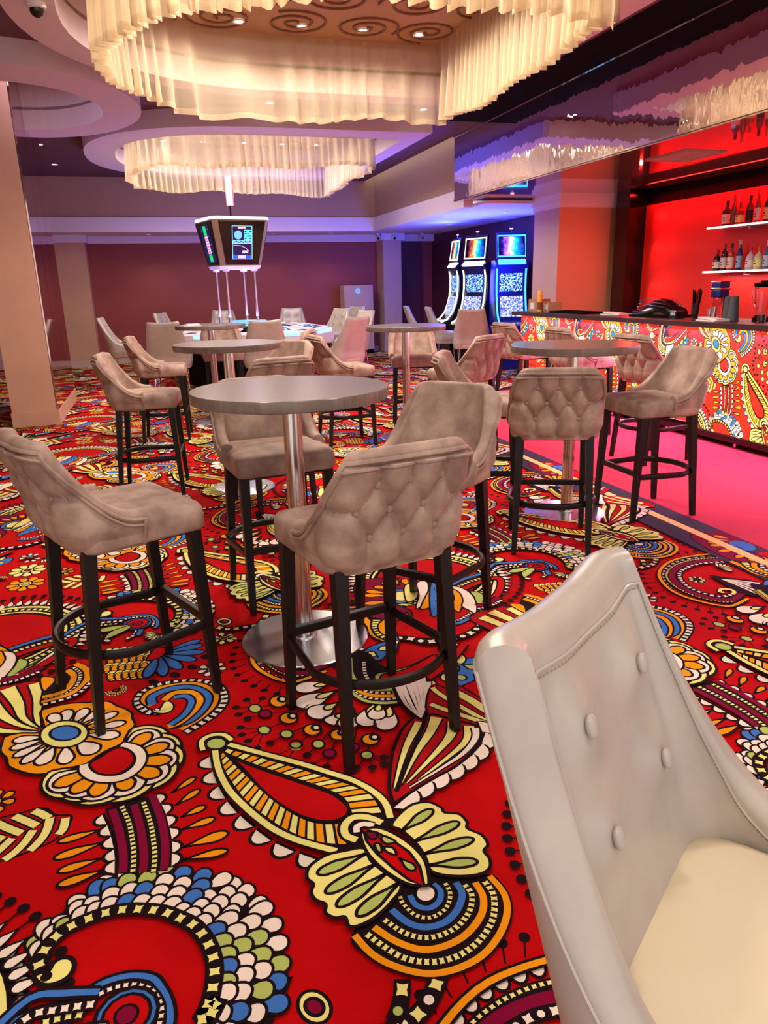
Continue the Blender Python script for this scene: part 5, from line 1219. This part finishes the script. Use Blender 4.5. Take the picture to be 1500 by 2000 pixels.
# dispenser with blue head
t = tagt('drink_dispenser', 'clear dispenser with blue head and steel bands on the counter', 'dispenser', 5.12, 5.95)
blue = mat('navy_plastic', (22, 26, 110), .35)
a = MB(); a.lathe([(.0, 0), (.055, 0), (.055, .19), (.05, .2)], n=24, cap=False); obj('clear_jar', a.mesh('clear_jar', MT['glass'], True, 40), t)
for z0, z1 in ((.2, .265), (.285, .335)): a = MB(); a.box(-.055, .055, -.06, .06, z0, z1, .01); obj('blue_head', a.mesh('blue_head', blue), t)
for z0, z1 in ((.265, .285), (.335, .345)): a = MB(); a.box(-.06, .06, -.065, .065, z0, z1, .004); obj('steel_band', a.mesh('steel_band', MT['chrome']), t)
grey = mat('grey_card_cup', (74, 76, 84), .6)
for x, y, h, lab in ((5.05, 5.74, .21, 'dark grey cup upside down on the counter, left of the two beside the blender jug'), (5.0, 5.62, .215, 'dark grey cup upside down on the counter, right one of two, touching the blender jug')):
    t = tagt('paper_cup', lab, 'cup', x, y, 0, 'dark grey cups'); a = MB(); a.lathe([(.052, 0), (.036, h), (.0, h)], n=28, cap=False); obj('cup', a.mesh('cup', grey, True, 40), t)
    a = MB(); a.tube([(.052*math.cos(k*PI/12), .052*math.sin(k*PI/12), .003) for k in range(24)], .0025, 6, True); obj('rim', a.mesh('rim', grey, True), t)
for y, h in ((5.9, .1), (5.84, .12)):
    t = tagt('shot_measure', 'small steel measure beside the blue-headed dispenser', 'cup', 4.98, y, 0, 'steel measures'); a = MB(); a.lathe([(.0, 0), (.02, 0), (.026, h), (.024, h), (.018, .004), (.0, .004)], n=20, cap=False); obj('cup', a.mesh('cup', MT['steel'], True, 40), t)
t = tagt('blender_jug', 'clear blender jug with black lid and foot at the right end of the counter', 'blender', 5.12, 5.42)
a = MB(); a.lathe([(.0, .05), (.042, .05), (.075, .31), (.071, .31), (.038, .056), (.0, .056)], n=28, cap=False); obj('jug', a.mesh('jug', MT['glass'], True, 40), t)
a = MB(); a.lathe([(.07, .29), (.08, .3), (.08, .325), (.03, .33), (.03, .345), (.0, .345)], n=28, cap=False); obj('lid', a.mesh('lid', MT['black'], True, 30), t)
a = MB(); a.lathe([(.0, 0), (.07, 0), (.066, .03), (.045, .055), (.0, .055)], n=28, cap=False); obj('foot', a.mesh('foot', MT['black'], True, 30), t)
a = MB(); a.tube([(0, .07, .28), (0, .12, .27), (0, .125, .2), (0, .06, .11)], .009, 8); obj('handle', a.mesh('handle', MT['glass'], True), t)
a = MB(); a.tube([(-.02, 0, .06), (.0, 0, .08), (.02, .01, .06)], .004, 6); obj('blades', a.mesh('blades', MT['chrome'], True), t)
for k, (x, y) in enumerate(((5.0, 5.28), (5.1, 5.22), (5.02, 5.14))):
    t = tagt('tumbler', 'low glass tumbler glinting red by the blender jug', 'glass', x, y, 0, 'tumblers by the blender'); a = MB(); a.lathe([(.0, .01), (.028, .01), (.035, .08), (.038, .08), (.032, 0), (.0, 0)], n=20, cap=False); obj('bowl', a.mesh('bowl', MT['glass'], True, 40), t)
# ---------------------------------------------------------------- glowing shelves with bottles
for z, lab in ((1.545, 'lower glowing white bottle shelf on the red wall'), (2.03, 'upper glowing white bottle shelf on the red wall')):
    t = thing('bottle_shelf', lab, 'shelf', (6.57, 7.68, z)); a = MB(); a.box(-.24, 0, -5, 0, -.022, 0, .006); obj('board', a.mesh('board', MT['whiteplastic']), t)
    a = MB(); a.box(-.246, -.24, -5, 0, -.02, -.002); obj('light_edge', a.mesh('light_edge', emi('shelf_edge_light', (255, 250, 250), 3)), t)
    for yy in (-.6, -1.9): a = MB(); a.box(-.18, 0, yy-.012, yy+.012, -.05, -.022); obj('bracket', a.mesh('bracket', MT['steel']), t)
area('shelf_light', (6.42, 6.6, 1.5), .1, 5, (1, .8, .8), size_y=2.2)
PR = dict(
 round=[(.0, 0), (.036, 0), (.038, .008), (.038, .17), (.032, .2), (.015, .225), (.0135, .29), (.0, .29)],
 slim=[(.0, 0), (.031, 0), (.033, .008), (.033, .18), (.026, .21), (.013, .25), (.0125, .32), (.0, .32)],
 squat=[(.0, 0), (.044, 0), (.047, .01), (.047, .12), (.036, .155), (.015, .175), (.0145, .235), (.0, .235)],
 square=[(.0, 0), (.046, 0), (.048, .006), (.048, .155), (.04, .175), (.016, .2), (.0145, .27), (.0, .27)])
def bottle(y, z, shape, col, lc, cc, lab, x=6.45):
    t = thing('liquor_bottle', lab, 'bottle', (x, y, z), 0, 'bottles on the glowing shelves'); pf = PR[shape]; h = pf[-1][1]; r = max(p[0] for p in pf)
    n = 4 if shape == 'square' else 20
    a = MB(); a.lathe(pf, n=n, cap=False)
    if n == 4: bmesh.ops.rotate(a.bm, verts=a.bm.verts, cent=(0, 0, 0), matrix=Matrix.Rotation(PI/4, 3, 'Z')); bmesh.ops.scale(a.bm, vec=(1, 1, 1), verts=a.bm.verts)
    obj('glass_body', a.mesh('glass_body', mat('bottle_glass', col, .08, coat=.5), n != 4, 35), t)
    a = MB(); rr = r*(1.012 if n != 4 else 1.02); lz = (pf[3][1])
    a.lathe([(rr, .03), (rr, lz*.86)], n=n, cap=False)
    if n == 4: bmesh.ops.rotate(a.bm, verts=a.bm.verts, cent=(0, 0, 0), matrix=Matrix.Rotation(PI/4, 3, 'Z'))
    lb = obj('label', a.mesh('label', mat('bottle_label', lc, .6), n != 4, 35), t)
    d = r*(1.02 if n != 4 else .735)
    a = MB(); a.box(-d-.001, -d, -.015, .015, .06, .068); a.box(-d-.001, -d, -.01, .01, .085, .097); obj('label_print', a.mesh('label_print', MT['black']), lb)
    a = MB(); a.lathe([(.0165, h-.045), (.0165, h+.006), (.0, h+.006)], n=16, cap=False); obj('cap', a.mesh('cap', mat('bottle_cap', cc, .4), True, 40), t)
W_, K_ = (228, 222, 210), (24, 20, 22)
up = [(7.52, 'square', (70, 20, 10), W_, K_, 'square whisky bottle with white label, leftmost on the upper shelf'), (7.41, 'slim', (120, 30, 14), (120, 80, 60), (150, 20, 20), 'slim amber bottle, second from the left on the upper shelf'),
      (7.31, 'squat', (150, 40, 16), (232, 208, 130), (150, 20, 20), 'squat bottle with pale yellow label on the upper shelf'), (7.17, 'round', (110, 26, 20), K_, K_, 'amber bottle with black label and stopper on the upper shelf'),
      (7.05, 'slim', (130, 40, 40), (200, 200, 205), (190, 30, 30), 'slim bottle with tall silver label on the upper shelf'), (6.91, 'round', (22, 40, 24), (206, 196, 140), K_, 'dark green bottle with cream label at the upper right picture edge'),
      (6.79, 'square', (60, 20, 12), W_, K_, 'dark square bottle on the upper shelf, last before the picture edge')]
lo = [(7.60, 'squat', (26, 16, 16), W_, (180, 20, 30), 'short black bottle with narrow white label, leftmost on the lower shelf'), (7.49, 'round', (60, 14, 20), (216, 204, 206), (170, 20, 26), 'bottle with two-part white label, second on the lower shelf'),
      (7.38, 'round', (190, 60, 50), (240, 210, 190), K_, 'red bottle with pale label and black cap on the lower shelf'), (7.25, 'slim', (24, 26, 110), (150, 180, 220), (200, 170, 130), 'tall dark blue bottle with light blue label and wooden stopper'),
      (7.08, 'squat', (206, 196, 214), (238, 220, 224), (210, 30, 40), 'clear round bottle with pinkish label on the lower shelf'), (6.96, 'squat', (214, 200, 150), (240, 232, 150), (230, 80, 40), 'clear bottle with yellow label and orange cap on the lower shelf'),
      (6.84, 'round', (90, 90, 150), (190, 200, 230), (200, 200, 210), 'bluish bottle at the lower right picture edge'), (6.72, 'slim', (60, 20, 30), W_, K_, 'dark slim bottle, last on the lower shelf before the picture edge')]
for a_ in up: bottle(a_[0], 2.03, *a_[1:])
for a_ in lo: bottle(a_[0], 1.545, *a_[1:])
